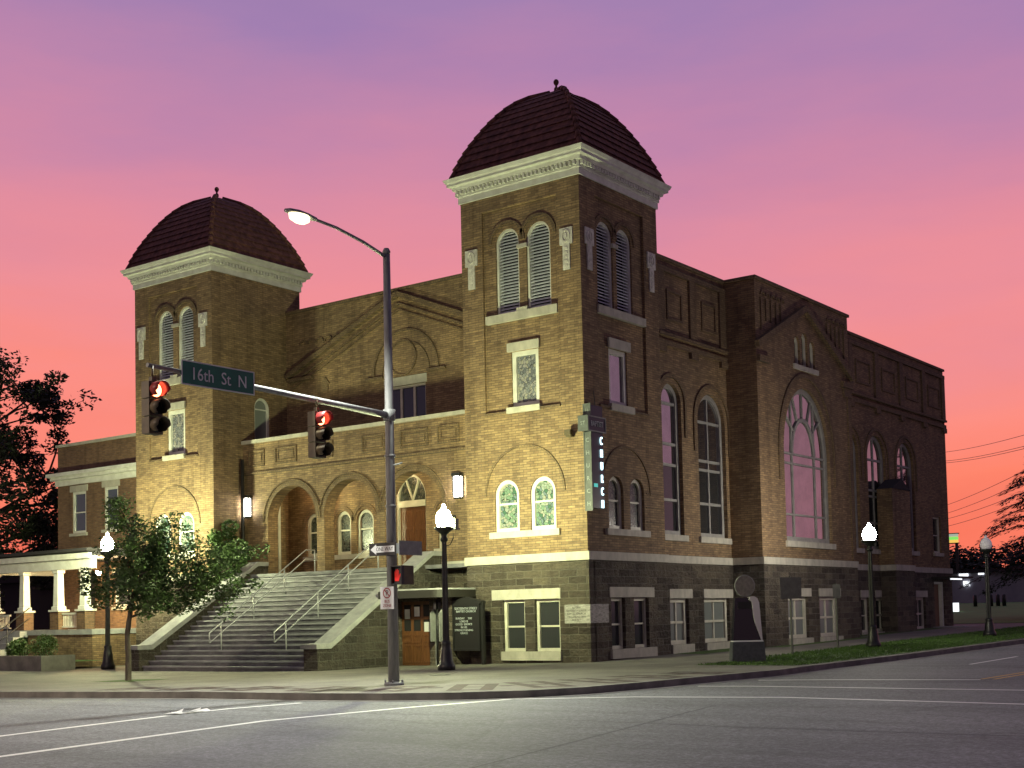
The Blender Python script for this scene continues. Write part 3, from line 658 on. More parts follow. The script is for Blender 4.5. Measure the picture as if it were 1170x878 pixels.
    prof = [(.0, 16.24), (.06, 16.24), (.06, 16.46), (.10, 16.48), (.10, 16.68), (.20, 16.71), (.23, 16.82), (.35, 16.85), (.35, 16.93), (.40, 16.98), (.45, 17.09), (.36, 17.12), (.15, 17.15), (-.4, 17.18)]
    c = MB(); vs = []; n = len(prof)
    for o, z in prof: vs += [(cx+sx*(h+o), cy_+sy*(h+o), z) for sx, sy in ((-1, -1), (1, -1), (1, 1), (-1, 1))]
    fs = [(i*4+k, i*4+(k+1) % 4, i*4+4+(k+1) % 4, i*4+4+k) for i in range(n-1) for k in range(4)]+[tuple((n-1)*4+k for k in range(4))]
    c.add(vs, fs)
    e = h+.10; q = -e+.06
    while q < e-.1:
        c.box(cx+q, cx+q+.085, cy_-e-.11, cy_-e, 16.55, 16.68); c.box(cx+e, cx+e+.11, cy_+q, cy_+q+.085, 16.55, 16.68)
        c.box(cx-e-.11, cx-e, cy_+q, cy_+q+.085, 16.55, 16.68); q += .172
    c.build('cornice', M['white'], CH)
    # dome: square plan, clay tiles laid in stepped courses
    T = [(0, 1.0), (.1, .965), (.2, .915), (.3, .862), (.4, .80), (.5, .73), (.58, .675), (.68, .59), (.76, .515), (.84, .425), (.90, .335), (.96, .205), (1, .06)]
    def wd(t_):
        for (a, p), (b_, q_) in zip(T[:-1], T[1:]):
            if t_ <= b_: return p+(q_-p)*(t_-a)/(b_-a)
        return T[-1][1]
    dm = MB(); z0, H, Wd, NC = 17.16, 3.25, h+.17, 12
    tk = lambda i: 1-(1-i/NC)**1.12
    for i in range(NC):
        t0, t1 = tk(i), tk(i+1); a, b_ = wd(t0)*Wd+.095, wd(t1)*Wd-.01; za, zb = z0+H*t0-.06, z0+H*t1
        for k in range(4):
            an = k*math.pi/2; ca, sa = math.cos(an), math.sin(an)
            rt = lambda u, v, z: (cx+u*ca-v*sa, cy_+u*sa+v*ca, z)
            dm.add([rt(-a, -a, za), rt(a, -a, za), rt(b_, -b_, zb), rt(-b_, -b_, zb), rt(-a+.07, -a+.07, za-.012), rt(a-.07, -a+.07, za-.012)], [(0, 1, 2, 3), (0, 4, 5, 1)])
    dm_o = dm.build('dome', M['tile'], CH, recalc=False)
    hp = MB()
    for k in range(4):
        sx, sy = ((-1, -1), (1, -1), (1, 1), (-1, 1))[k]
        for i in range(NC):
            t0, t1 = tk(i), tk(i+1); a, b_ = wd(t0)*Wd+.05, wd(t1)*Wd+.01
            hp.tube([(cx+sx*a, cy_+sy*a, z0+H*t0-.02), (cx+sx*b_, cy_+sy*b_, z0+H*t1+.03)], [.105, .075], 8)
    hp.build('hip_tiles', M['tile'], dm_o)
    fn = MB(); fn.lathe([(.09, 0), (.08, .10), (.04, .14), (.04, .20), (.07, .23), (.10, .30), (.095, .36), (.06, .41), (.02, .43)], (cx, cy_, z0+H+.10), 14); fn.build('finial', M['tile'], dm_o)
tower(0.0, 'full', True)
tower(-18.40, 'left', True)

# stone base, belt course ------------------------------------------------
st = MB()
bw1 = outl(-3.54, -2.58, .36, 2.12); bw2 = outl(-2.17, -1.14, .36, 2.12)
st.wall(F0, [(-5.05, -.4), (.06, -.4), (.06, 3.36), (-5.05, 3.36)], [bw1, bw2], -.3, .06)
st.wall(('S', 0.0), [(.24, -.4), (5.13, -.4), (5.13, 3.36), (.24, 3.36)], [outl(1.24, 2.12, .38, 2.11), outl(2.70, 3.68, .38, 2.11)], -.3, .06)
st.build('stone_base', M['stone'], CH)
st = MB(); st.box(-23.45, -18.34, -.06, .24, -.5, 3.36); st.box(-18.64, -18.34, .24, 5.0, -.5, 3.36); st.build('stone_base', M['stone'], CH)
WX = -.15
st = MB(); st.wall(('S', WX), [(5.13, -.2), (10.45, -.2), (10.45, 3.36), (5.13, 3.36)], [outl(5.42, 6.80, .40, 2.08), outl(7.98, 10.02, .40, 2.08)], -.35, .06); st.build('stone_base', M['stone'], CH)
BX = 1.19; BY0, BY1 = 10.45, 19.65
st = MB(); st.wall(('S', BX), [(BY0-.06, -.2), (BY1+.06, -.2), (BY1+.06, 3.36), (BY0-.06, 3.36)], [outl(12.44, 14.38, .42, 2.10), outl(15.48, 17.42, .42, 2.10)], -.35, .06)
st.box(WX-.3, BX-.35, BY0-.06, BY0+.3, -.2, 3.36); st.box(WX-.3, BX-.35, BY1-.3, BY1+.06, -.2, 3.36); st.build('stone_base', M['stone'], CH)
st = MB(); st.wall(('S', WX), [(BY1+.06, -.2), (36.3, -.2), (36.3, 3.36), (BY1+.06, 3.36)], [outl(23.28, 24.3, .43, 2.08), outl(25.13, 27.07, .43, 2.08), outl(30.6, 32.0, .43, 2.08), outl(33.4, 35.0, .5, 2.9)], -.35, .06); st.build('stone_base', M['stone'], CH)
def belt(x0, x1, y0, y1, d=.11):
    b = MB(); b.box(x0, x1, y0, y1, 3.36, 3.64); return b.build('belt_course', M['limestone'], CH)
b = MB(); b.box(-5.12, .11, -.11, .3, 3.362, 3.645); b.box(-.2, .11, .3, 5.12, 3.362, 3.645); b.build('belt_course', M['limestone'], CH)
b = MB(); b.box(-23.5, -18.29, -.11, .3, 3.362, 3.645); b.build('belt_course', M['limestone'], CH)
b = MB(); b.box(WX-.3, WX+.10, 5.125, BY0-.1, 3.362, 3.64); b.build('belt_course', M['limestone'], CH)
b = MB(); b.box(BX-.3, BX+.10, BY0-.1, BY1+.1, 3.362, 3.64); b.box(WX-.3, BX-.302, BY0-.1, BY0+.2, 3.362, 3.64); b.box(WX-.3, BX-.302, BY1-.2, BY1+.1, 3.362, 3.64); b.build('belt_course', M['limestone'], CH)
b = MB(); b.box(WX-.3, WX+.10, BY1+.102, 36.4, 3.362, 3.64); b.build('belt_course', M['limestone'], CH)
# basement windows
for (pl, u0, u1, v0, v1, gl, lin, sl) in (
    (F0, -3.54, -2.58, .36, 2.12, 'pane_dim', 0, 0), (F0, -2.17, -1.14, .36, 2.12, 'pane_dim', 0, 0),
    (S0, 1.24, 2.12, .38, 2.11, 'pane_dim', 0, 0), (S0, 2.70, 3.68, .38, 2.11, 'pane_dim', 0, 0),
    (('S', WX), 5.42, 6.80, .40, 2.08, 'pane_blind', 1, 1), (('S', WX), 7.98, 10.02, .40, 2.08, 'pane_blind', 1, 1),
    (('S', BX), 12.44, 14.38, .42, 2.10, 'pane_blind', 1, 1), (('S', BX), 15.48, 17.42, .42, 2.10, 'pane_blind', 1, 1),
    (('S', WX), 23.28, 24.3, .43, 2.08, 'pane_dim', 1, 1), (('S', WX), 25.13, 27.07, .43, 2.08, 'pane_dim', 1, 1), (('S', WX), 30.6, 32.0, .43, 2.08, 'pane_dim', 1, 1)):
    wide = (u1-u0) > 1.2
    go = window(pl, u0, u1, v0, v1, d=-.12, fw=.11 if not wide else .15, gl=gl, fr='frame', trans=(v0+(v1-v0)*.48,), mull=(.5,) if wide else (), bw=.06 if not wide else .09)
    if lin: s = MB(); s.pbox(pl, u0-.05, u1+.25, v1, v1+.34, -.1, .10); s.build('lintel', M['limestone'], go)
    if sl: s = MB(); s.pbox(pl, u0-.06, u1+.16, v0-.32, v0, -.1, .18); s.build('sill', M['limestone'], go)
for pl, a, b_ in ((F0, -3.95, -1.08), (S0, 1.12, 4.03)):
    s = MB(); s.pbox(pl, a, b_, 2.12, 2.47, -.1, .10); s.build('lintel', M['limestone'], CH)
    s = MB(); s.pbox(pl, a+.4 if pl is F0 else a, b_ if pl is F0 else b_, .06, .36 if pl is F0 else .38, -.1, .16); s.build('sill', M['limestone'], CH)
# corner stone
s = MB(); s.box(-.93, .085, -.085, .02, 1.28, 1.90); s.box(-.02, .085, .02, 1.04, 1.28, 1.90); cs = s.build('corner_stone', M['marble'], CH)
for i in range(5): text('inscription', ('AD 1909', 'SIXTEENTH STREET', 'BAPTIST CHURCH', 'ORGANIZED 1873', 'REBUILT')[i], .09, F0, -.46, 1.79-i*.1, .087, M['dark'], cs, .002)

# side walls ---------------------------------------------------------------
ZR = 14.55
def tallwin(pl, u0, u1, v0, v1, name='window', k=1.0, split=7.0):
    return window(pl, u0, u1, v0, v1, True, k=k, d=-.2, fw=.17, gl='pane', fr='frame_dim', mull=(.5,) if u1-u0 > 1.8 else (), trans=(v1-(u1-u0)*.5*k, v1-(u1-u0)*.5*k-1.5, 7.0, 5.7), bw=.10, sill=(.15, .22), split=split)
SW = ('S', WX); SB = ('S', BX)
w = MB(); o1 = outl(5.30, 6.75, 4.40, 10.0, True); o2 = outl(8.0, 10.2, 4.40, 9.95, True)
w.wall(SW, [(5.05, 3.36), (BY0, 3.36), (BY0, ZR), (5.05, ZR)], [o1, o2], -.35, 0)
w.build('side_wall', M['brick'], CH)
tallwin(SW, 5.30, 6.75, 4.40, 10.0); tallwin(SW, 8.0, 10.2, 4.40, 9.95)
w = MB(); big = outl(12.66, 17.22, 4.34, 10.75, True, k=1.22, n=26)
tris = [outl(13.98, 14.52, 11.66, 12.85, True), outl(14.72, 15.28, 11.66, 13.1, True), outl(15.48, 16.02, 11.66, 12.85, True)]
w.wall(SB, [(BY0, 3.36), (BY1, 3.36), (BY1, ZR), (BY0, ZR)], [big]+tris, -.35, 0)
w.box(WX-.34, BX-.35, BY0, BY0+.35, 3.36, ZR); w.box(WX-.34, BX-.35, BY1-.35, BY1, 3.36, ZR)
w.build('bay_wall', M['brick'], CH)
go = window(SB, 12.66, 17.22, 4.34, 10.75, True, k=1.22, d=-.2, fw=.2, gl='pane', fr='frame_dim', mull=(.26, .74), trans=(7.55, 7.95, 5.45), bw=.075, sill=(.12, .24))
f = MB(); c = 14.94; sp_ = 10.75-2.28*1.22; rin = (17.22-12.66)*.24
f.ring(SB, arc(c, sp_, rin+.06, k=1.35), arc(c, sp_, rin-.06, k=1.35), -.26, -.16, closed=False)
for a in (38, 65, 90, 115, 142): f.bar(SB, (c+rin*math.cos(R(a)), sp_+rin*1.35*math.sin(R(a))), (c+2.12*math.cos(R(a)), sp_+2.12*1.22*math.sin(R(a))), .055, -.261, -.17)
f.build('tracery', M['frame_dim'], go)
for q in tris:
    us = [p[0] for p in q]; vs = [p[1] for p in q]
    window(SB, min(us), max(us), min(vs), max(vs), True, d=-.15, fw=.09, gl='pane_dim', fr='frame')
s = MB(); s.pbox(SB, 13.8, 16.2, 11.46, 11.66, -.1, .08); s.build('sill', M['limestone'], CH)
w = MB(); h3 = [outl(21.9, 23.75, 4.4, 9.9, True), outl(24.85, 27.25, 4.40, 10.0, True), outl(28.8, 31.2, 4.45, 10.0, True), outl(33.75, 35.0, 4.45, 6.4)]
w.wall(SW, [(BY1, 3.36), (36.3, 3.36), (36.3, ZR), (BY1, ZR)], h3, -.35, 0); w.build('side_wall', M['brick'], CH)
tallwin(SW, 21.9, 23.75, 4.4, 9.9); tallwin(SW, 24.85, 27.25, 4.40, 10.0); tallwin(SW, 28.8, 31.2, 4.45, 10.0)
window(SW, 33.75, 35.0, 4.45, 6.4, d=-.15, fw=.1, gl='pane_dim', trans=(5.4,), sill=(.1, .18))
# brick mouldings on the side
t = MB()
for (pl, c, sp_, r, k) in ((SW, 6.02, 9.27, .88, 1), (SW, 9.1, 8.85, 1.26, 1), (SW, 22.83, 8.98, 1.1, 1), (SW, 26.05, 8.8, 1.36, 1), (SW, 30.0, 8.8, 1.36, 1), (SB, 14.94, 7.97, 2.62, 1.2)):
    t.ring(pl, arc(c, sp_, r+.2, k=k), arc(c, sp_, r+.06, k=k), -.01, .06, closed=False)
    t.pbox(pl, c-r-.2, c-r-.06, sp_-1.2, sp_-.005, -.01, .06); t.pbox(pl, c+r+.06, c+r+.2, sp_-1.2, sp_-.005, -.01, .06); t.cut()
t.build_each('hood_moulding', M['brick_dark'], CH)
t = MB()
for (y0, y1, n) in ((5.12, BY0-.02, 2), (BY1+.02, 36.3, 5)):
    t.pbox(SW, y0, y1, 11.35, 11.55, -.01, .10); t.pbox(SW, y0, y1, 11.70, 11.82, -.01, .15); t.pbox(SW, y0, y1, 14.1, 14.3, -.01, .1)
    wp = (y1-y0)/n
    for i in range(n+1):
        y = min(max(y0+i*wp, y0+.25), y1-.25); t.pbox(SW, y-.24, y+.24, 11.824, 14.098, -.01, .09)
        t.pbox(SW, y-.28, y+.28, 11.1, 11.348, -.01, .12)
    for i in range(n):
        a = y0+i*wp+.75; e = y0+(i+1)*wp-.75
        t.ring(SW, outl(a, e, 12.35, 13.5), outl(a+.1, e-.1, 12.45, 13.4), -.01, .05)
    t.cut()
t.build_each('parapet_moulding', M['brick_dark'], CH)
t = MB()
t.bar(SB, (BY0-.1, 11.95), (14.95, 14.12), .26, -.01, .20); t.bar(SB, (14.95, 14.12), (19.75, 11.8), .26, -.012, .196)
t.pbox(SB, BY0+.02, 11.4, 11.3, 11.55, -.01, .14); t.pbox(SB, 18.7, BY1+.1, 11.3, 11.55, -.01, .14); t.pbox(SB, 18.9, BY1+.05, 10.9, 11.298, -.01, .08)
t.pbox(SB, BY1-.35, BY1+.04, 3.66, 10.88, -.01, .05)
for y in (10.9, 11.35, 11.8, 12.25, 12.7, 17.3, 17.75, 18.2, 18.65, 19.1): t.ring(SB, arc(y+.2, 14.0, .19, n=10), arc(y+.2, 14.0, .12, n=10), -.01, .06, closed=False); t.pbox(SB, y-.015, y+.015, 13.0 if 11.2 < y < 18.8 else 12.6, 13.9, -.01, .06)
t.build('pediment', M['brick_dark'], CH)
# coping
c = MB(); c.box(WX-.45, WX+.08, 5.06, BY0-.09, ZR, ZR+.12); c.box(WX-.45, WX+.08, BY1+.09, 36.38, ZR, ZR+.12); c.box(-.95, BX+.08, BY0-.08, BY1+.08, ZR, ZR+.12)
c.build('coping', M['brick_dark'], CH)
# chimney stack with a pitched cap standing against the side wall
k = MB(); k.box(WX+.002, .62, 25.9, 28.3, 3.645, 7.35); ck = k.build('chimney_breast', M['brick'], CH)
k = MB(); k.box(WX+.062, .70, 25.82, 28.38, .1, 3.36); k.build('stone_base', M['stone'], ck)
k = MB(); k.box(WX+.102, .74, 25.78, 28.42, 3.362, 3.642); k.build('belt_course', M['limestone'], ck)
k = MB(); k.prism(('S', 0.0), [(25.85, 7.35), (28.35, 7.35), (27.1, 7.9)], WX+.005, .66); k.build('roof_cap', M['far_dark'], ck)
# rear and left walls, flat roof
w = MB(); w.box(-23.4, -.5, 36.0, 36.3, -.2, ZR); w.box(-23.45, -23.15, 5.0, 36.0, -.4, ZR); w.build('rear_wall', M['brick'], CH)
w = MB(); w.box(-23.1, -.55, 4.6, 35.95, 13.4, 13.6); w.build('roof', M['far_dark'], CH)
# side door with lit canopy at the far end
d = MB(); d.pbox(SW, 33.45, 34.95, .5, 2.88, -.3, -.22); dd_ = d.build('side_door', M['oak'], CH)
d = MB(); d.ring(SW, outl(33.4, 35.0, .5, 2.9), outl(33.55, 34.85, .5, 2.78), -.32, -.02); d.build('door_frame', M['white'], dd_)
d = MB(); d.box(WX+.064, 1.3, 33.0, 35.6, 3.05, 3.15); cn = d.build('door_canopy', M['dark'], CH)
d = MB(); d.box(.85, .95, 33.2, 34.8, 2.98, 3.045); d.build('canopy_light', M['lit_white'], cn)
d = MB(); d.box(-.05, 1.6, 32.9, 35.3, .1, .52); d.box(1.6, 2.0, 32.9, 35.3, .1, .36); d.build('door_step', M['cap'], CH)

# main front wall with gable between the towers ---------------------------
YM = 4.2; FM = ('F', YM)
w = MB(); XD0, XD1 = -12.14, -10.50
door_o = outl(XD0, XD1, 3.5, 7.42, True, k=1.2)
wins = [(-17.30, -16.42), (-15.50, -14.66), (-14.34, -13.36), (-9.9, -9.0), (-8.7, -7.8)]
hol = [door_o]+[outl(a, b_, 4.32, 6.16, True) for a, b_ in wins]+[outl(-12.55, -10.40, 9.6, 11.1)]
w.wall(FM, [(-18.4, 3.3), (-5.05, 3.3), (-5.05, 15.05), (-18.4, 15.05)], hol, -.35, 0)
w.build('front_wall', M['brick'], CH)
c = MB(); c.box(-18.38, -5.06, YM-.06, YM+.45, 15.05, 15.17); c.build('coping', M['brick_dark'], CH)
for a, b_ in wins: window(FM, a, b_, 4.32, 6.16, True, d=-.14, fw=.13, gl='stained_dark', fr='frame', trans=(5.35,), bw=.06)
for a, b_ in ((-17.45, -16.3), (-15.65, -13.2), (-10.05, -7.65)): s = MB(); s.pbox(FM, a, b_, 4.12, 4.32, -.1, .1); s.build('sill', M['limestone'], CH)
t = MB()
for a, b_ in wins: t.ring(FM, arc((a+b_)/2, 5.72, (b_-a)/2+.22), arc((a+b_)/2, 5.72, (b_-a)/2+.08), -.01, .04, closed=False); t.cut()
# gable rake and returns, blind arch, corbel tables
t.bar(FM, (-18.3, 12.25), (-11.73, 14.9), .20, -.01, .20); t.bar(FM, (-11.73, 14.9), (-5.2, 12.25), .20, -.012, .195)
t.bar(FM, (-18.1, 11.93), (-11.73, 14.5), .09, -.01, .10); t.bar(FM, (-11.73, 14.5), (-5.3, 11.93), .09, -.012, .095)
t.bar(FM, (-18.0, 11.72), (-11.73, 14.26), .06, -.01, .07); t.bar(FM, (-11.73, 14.26), (-5.3, 11.72), .06, -.012, .065)
t.pbox(FM, -18.2, -16.7, 12.0, 12.14, -.01, .2)
t.prism(FM, [(-16.25, 11.7), (-16.0, 12.0), (-15.75, 11.7), (-15.85, 11.66), (-15.85, 11.4), (-16.15, 11.4), (-16.15, 11.66)], -.01, .05)
t.cut(); t.ring(FM, arc(-11.45, 11.62, 1.80), arc(-11.45, 11.62, 1.72), -.01, .06, closed=False)
t.ring(FM, arc(-11.45, 11.62, 1.30), arc(-11.45, 11.62, 1.26), -.01, .03, closed=False)
t.ring(FM, [(-11.6+.76*math.cos(R(a)), 12.25+.76*math.sin(R(a))) for a in range(0, 360, 15)], [(-11.6+.68*math.cos(R(a)), 12.25+.68*math.sin(R(a))) for a in range(0, 360, 15)], -.01, .05)
t.pbox(FM, -13.6, -12.65, 11.50, 11.60, -.01, .12); t.pbox(FM, -10.25, -9.3, 11.50, 11.60, -.01, .12)
t.cut()
for i in range(6): t.ring(FM, arc(-17.3+i*.5, 13.55+.0*i, .24, n=10), arc(-17.3+i*.5, 13.55, .17, n=10), -.01, .05, closed=False)
t.build_each('brick_moulding', M['brick_dark'], CH)
window(FM, -12.55, -10.40, 9.6, 11.1, d=-.15, fw=.1, gl='pane_blue', fr='frame', mull=(.34, .67), bw=.12, lintel=(.08, .35))
# doors with fanlight
d = MB(); d.pbox(FM, XD0+.1, XD1-.1, 3.5, 6.1, -.28, -.2)
for i in range(2):
    a = XD0+.14+i*.71
    for (u0, u1) in ((a+.06, a+.30), (a+.37, a+.61)):
        for (v0, v1) in ((3.65, 4.35), (4.5, 5.2), (5.35, 5.95)): d.ring(FM, outl(u0, u1, v0, v1), outl(u0+.045, u1-.045, v0+.045, v1-.045), -.2, -.175); d.pbox(FM, u0+.07, u1-.07, v0+.07, v1-.07, -.2, -.185)
do = d.build('front_door', M['oak'], CH)
d = MB(); d.pbox(FM, -11.34, -11.30, 3.5, 6.1, -.201, -.16); d.build('astragal', M['oak'], do)
d = MB(); d.pbox(FM, XD0+.12, XD1-.12, 6.1, 6.34, -.24, -.08); sp_ = 7.42-.82*1.2
d.ring(FM, outl(XD0, XD1, 6.34, 7.42, True, k=1.2), outl(XD0+.1, XD1-.1, 6.36, 7.32, True, k=1.2), -.24, -.09)
for a in (62, 118): d.bar(FM, (-11.32, 6.36), (-11.32+.8*math.cos(R(a)), 6.36+1.06*math.sin(R(a))), .055, -.22, -.12)
d.ring(FM, [(XD0, 3.5), (XD0, 6.34)], [(XD0+.1, 3.5), (XD0+.1, 6.34)], -.24, -.1, closed=False); d.ring(FM, [(XD1, 3.5), (XD1, 6.34)], [(XD1-.1, 3.5), (XD1-.1, 6.34)], -.24, -.1, closed=False)
d.build('door_frame', M['frame'], do)
d = MB(); d.prism(FM, outl(XD0+.06, XD1-.06, 6.34, 7.36, True, k=1.2), -.23, -.2); d.build('fanlight', M['stained_dark'], do)

# porch --------------------------------------------------------------------
YP = 1.6; FP = ('F', YP)
AR = [(-15.48, 1.42), (-12.22, 1.42), (-8.92, 1.46)]; SPZ = 5.70
w = MB(); hol = [[(c-r, 3.5), (c+r, 3.5)]+[(c+r*math.cos(R(a)), SPZ+r*math.sin(R(a))) for a in range(0, 181, 9)] for c, r in AR]
w.wall(FP, [(-18.38, 3.3), (-5.06, 3.3), (-5.06, 9.05), (-18.38, 9.05)], hol, -.55, 0); po = w.build('porch_wall', M['brick'], CH)
t = MB()
for i, (c, r) in enumerate(AR):
    t.ring(FP, arc(c, SPZ, r+.20), arc(c, SPZ, r+.0), -.01, .03+.004*i, closed=False)
    t.ring(FP, arc(c, SPZ, r+.26, 14 if i else 0, 180 if i == 0 else 166), arc(c, SPZ, r+.205, 14 if i else 0, 180 if i == 0 else 166), -.01, .075+.004*i, closed=False)
    t.ring(FP, arc(c, SPZ, r+.16, 0, 180), arc(c, SPZ, r+.14), -.01, .045+.004*i, closed=False); t.cut()
t.cut(); t.pbox(FP, -18.38, -5.07, 7.74, 7.84, -.01, .09); t.cut()
for (a, b_) in ((-18.0, -17.05), (-16.4, -15.15), (-14.2, -13.1), (-11.5, -10.3), (-9.5, -8.1), (-7.65, -6.6)):
    t.ring(FP, outl(a, b_, 8.08, 8.76), outl(a+.06, b_-.06, 8.14, 8.70), -.01, .055); t.ring(FP, outl(a+.16, b_-.16, 8.22, 8.62), outl(a+.2, b_-.2, 8.26, 8.58), -.01, .035); t.cut()
t.build_each('brick_moulding', M['brick_dark'], CH)
c = MB(); c.box(-18.38, -5.08, YP-.10, YP+.62, 9.05, 9.20); c.build('coping', M['limestone'], CH)
b = MB(); b.box(-7.5, -5.07, YP-.09, YP+.3, 3.362, 3.64); b.box(-18.29, -17.6, YP-.09, YP+.3, 3.362, 3.64); b.build('belt_course', M['limestone'], CH)
st = MB(); st.box(-18.33, -5.06, YP-.05, YP+.5, -.4, 3.30); st.build('stone_base', M['stone'], CH)
fl = MB(); fl.box(-18.39, -5.07, .62, YM, 3.36, 3.50); fl.build('porch_floor', M['steps'], CH)
fl = MB(); fl.box(-18.39, -5.07, YP+.55, YM, 7.62, 7.8); fl.build('porch_ceiling', M['soffit'], CH)
# little dark side door on the left return, wood pilaster in the corner
d = MB(); d.pbox(('S', -18.4), 2.75, 3.45, 3.5, 5.85, -.02, .04); sd = d.build('side_door', M['dark'], CH)
d = MB(); d.pbox(('S', -18.4), 3.52, 3.66, 3.5, 6.6, -.02, .08); d.build('door_frame', M['white'], sd)
dn = MB(); dn.tube([(-18.15, YP-.25, .4), (-18.15, YP-.25, 8.4)], .075, 8); dn.build('downpipe', M['dark'], CH)
# wall lanterns
def lantern(u, name='wall_lantern'):
    b = MB(); b.pbox(FP, u-.17, u+.17, 5.98, 6.82, .0, .05); b.pbox(FP, u-.19, u+.19, 6.76, 6.88, .05, .28); b.pbox(FP, u-.15, u+.15, 5.92, 5.99, .05, .22)
    for s_ in (-1, 1): b.pbox(FP, u+s_*.16-.02, u+s_*.16+.02, 5.99, 6.76, .2, .24)
    lo_ = b.build(name, M['black'], CH)
    g = MB(); g.pbox(FP, u-.13, u+.13, 6.0, 6.74, .06, .21); g.build('lamp_glass', M['sconce'], lo_)
lantern(-18.02); lantern(-6.62)
pl_ = MB(); pl_.pbox(FP, -7.25, -6.85, 4.9, 5.35, -.005, .04); pl_.build('wall_plaque', M['dark'], CH)
# porch ceiling lamps
for x in (-15.9, -12.0, -8.4):
    b = MB(); b.lathe([(.16, 7.62), (.17, 7.55), (.05, 7.5)], (x, 3.0, 0), 14); co = b.build('ceiling_lamp', M['black'], CH)
    g = MB(); g.lathe([(.13, 7.5), (.13, 7.42), (.04, 7.36)], (x, 3.0, 0), 12); g.build('lamp_glass', M['bulb'], co)
# wide steps
ST0, ST1, SX0, SX1, NS = -4.75, .66, -16.90, -8.20, 20
zb = -.17; stp = MB(); rise = (3.5-zb)/NS; run = (ST1-ST0)/(NS-1)
for i in range(NS-1):
    stp.box(SX0, SX1, ST0+i*run, ST1+.3, zb+i*rise-(.3 if i == 0 else 0), zb+(i+1)*rise)
    stp.box(SX0, SX1, ST0+i*run-.045, ST0+i*run+.12, zb+(i+1)*rise-.055, zb+(i+1)*rise+.003, 1)
so = stp.build('steps', [M['steps'], M['nosing']], CH)
def stairwall(x0, x1):
    prof = [(-4.95, -.5), (-4.95, .62), (-4.35, .62), (1.0, 3.86), (1.56, 3.86), (1.56, -.5)]
    b = MB(); b.wall(('S', 0.0), prof, [], x0, x1); wo_ = b.build('stair_wall', M['stone_dark'], CH)
    top = [(-5.05, .62), (-4.35, .62), (1.0, 3.86), (1.56, 3.86)]; up = [(p[0], p[1]+.17) for p in top]; up[0] = (-5.05, .78); up[1] = (-4.39, .80)
    b = MB(); b.wall(('S', 0.0), top+up[::-1], [], x0-.06, x1+.06); b.build('cap', M['cap'], wo_)
stairwall(SX1, -7.55); stairwall(-17.55, SX0)
# handrails: two pairs of bars on posts
def handrail(x):
    z = lambda y: zb+rise+(y-ST0)/run*rise
    b = MB(); ya, ye = -4.25, 1.15; nrm = .86
    hi = lambda y: min(z(y), 3.5)+nrm; 
    b.tube([(x, ya, hi(ya)-.36), (x, ya, hi(ya)), (x, ST1, hi(ST1)), (x, ye, 3.5+nrm)], .024, 8)
    b.tube([(x, ya, hi(ya)-.36), (x, ST1, hi(ST1)-.36), (x, ye, 3.5+nrm-.36)], .024, 8)
    for y in (-3.7, -2.1, -.5, ye): b.tube([(x, y, min(z(y), 3.5)-.12), (x, y, hi(y))], .024, 8)
    b.build('handrail', M['rail'], CH)
handrail(-10.35); handrail(-13.75); handrail(-14.0+.0) if False else None
# basement entry between the steps and the tower
e = MB(); e.wall(('F', -1.0), [(-7.55, -.4), (-5.0, -.4), (-5.0, 2.5), (-7.55, 2.5)], [outl(-7.42, -6.02, -.09, 2.16)], -.25, 0); e.box(-5.25, -5.0, -.75, -.06, -.4, 2.5); eo = e.build('entry_wall', M['stone'], CH)
d = MB(); FE = ('F', -1.0); d.pbox(FE, -7.42, -6.02, -.09, 2.16, -.2, -.14)
for i in range(3):
    a = -7.36+i*.445
    for v0, v1 in ((-.0, .62), (.70, .98)): d.ring(FE, outl(a+.04, a+.40, v0, v1), outl(a+.09, a+.35, v0+.05, v1-.05), -.14, -.115)
do = d.build('entry_door', M['oak'], CH)
d = MB()
for i in range(3):
    a = -7.36+i*.445
    for v0, v1 in ((1.12, 1.52), (1.62, 2.04)): d.pbox(FE, a+.06, a+.37, v0, v1, -.14, -.132)
d.build('door_pane', M['void'], do)
for (u, v) in ((-7.15, 1.72), (-6.70, 1.80), (-6.25, 1.26)): n_ = MB(); n_.pbox(FE, u-.12, u+.12, v-.17, v+.17, -.131, -.125); n_.build('paper_notice', M['note'], do)
cpts = [(-7.54, -.95), (-7.54, -1.95), (-5.2, -1.95)]+[(-5.2+.55*math.sin(R(a)), -1.4-.55*math.cos(R(a))) for a in range(10, 91, 10)]+[(-4.65, -.12), (-7.54, -.12)]
cpts = [(-7.54, -.12), (-7.54, -1.95)]+cpts[2:-1]
def slab(pts, z0, z1):
    b = MB(); n = len(pts); b.add([(p[0], p[1], z) for z in (z0, z1) for p in pts], [tuple(range(n-1, -1, -1)), tuple(range(n, 2*n))]+[(i, (i+1) % n, n+(i+1) % n, n+i) for i in range(n)]); return b
cn = slab(cpts, 2.26, 2.52).build('entry_canopy', M['dark'], CH)
slab([(p[0], p[1]*.98) for p in cpts], 2.524, 2.58).build('canopy_roof', M['cap'], cn)
b = MB(); b.pbox(FE, -5.72, -5.5, 1.86, 2.1, 0, .12); b.build('alarm_box', M['sign_grey'], CH)
# floodlight on the tower front, two sign stays
b = MB(); b.box(-.62, -.42, -.22, -.0, 7.46, 7.52); b.box(-.60, -.36, -.34, -.18, 7.5, 7.68); b.build('floodlight', M['signal'], CH)

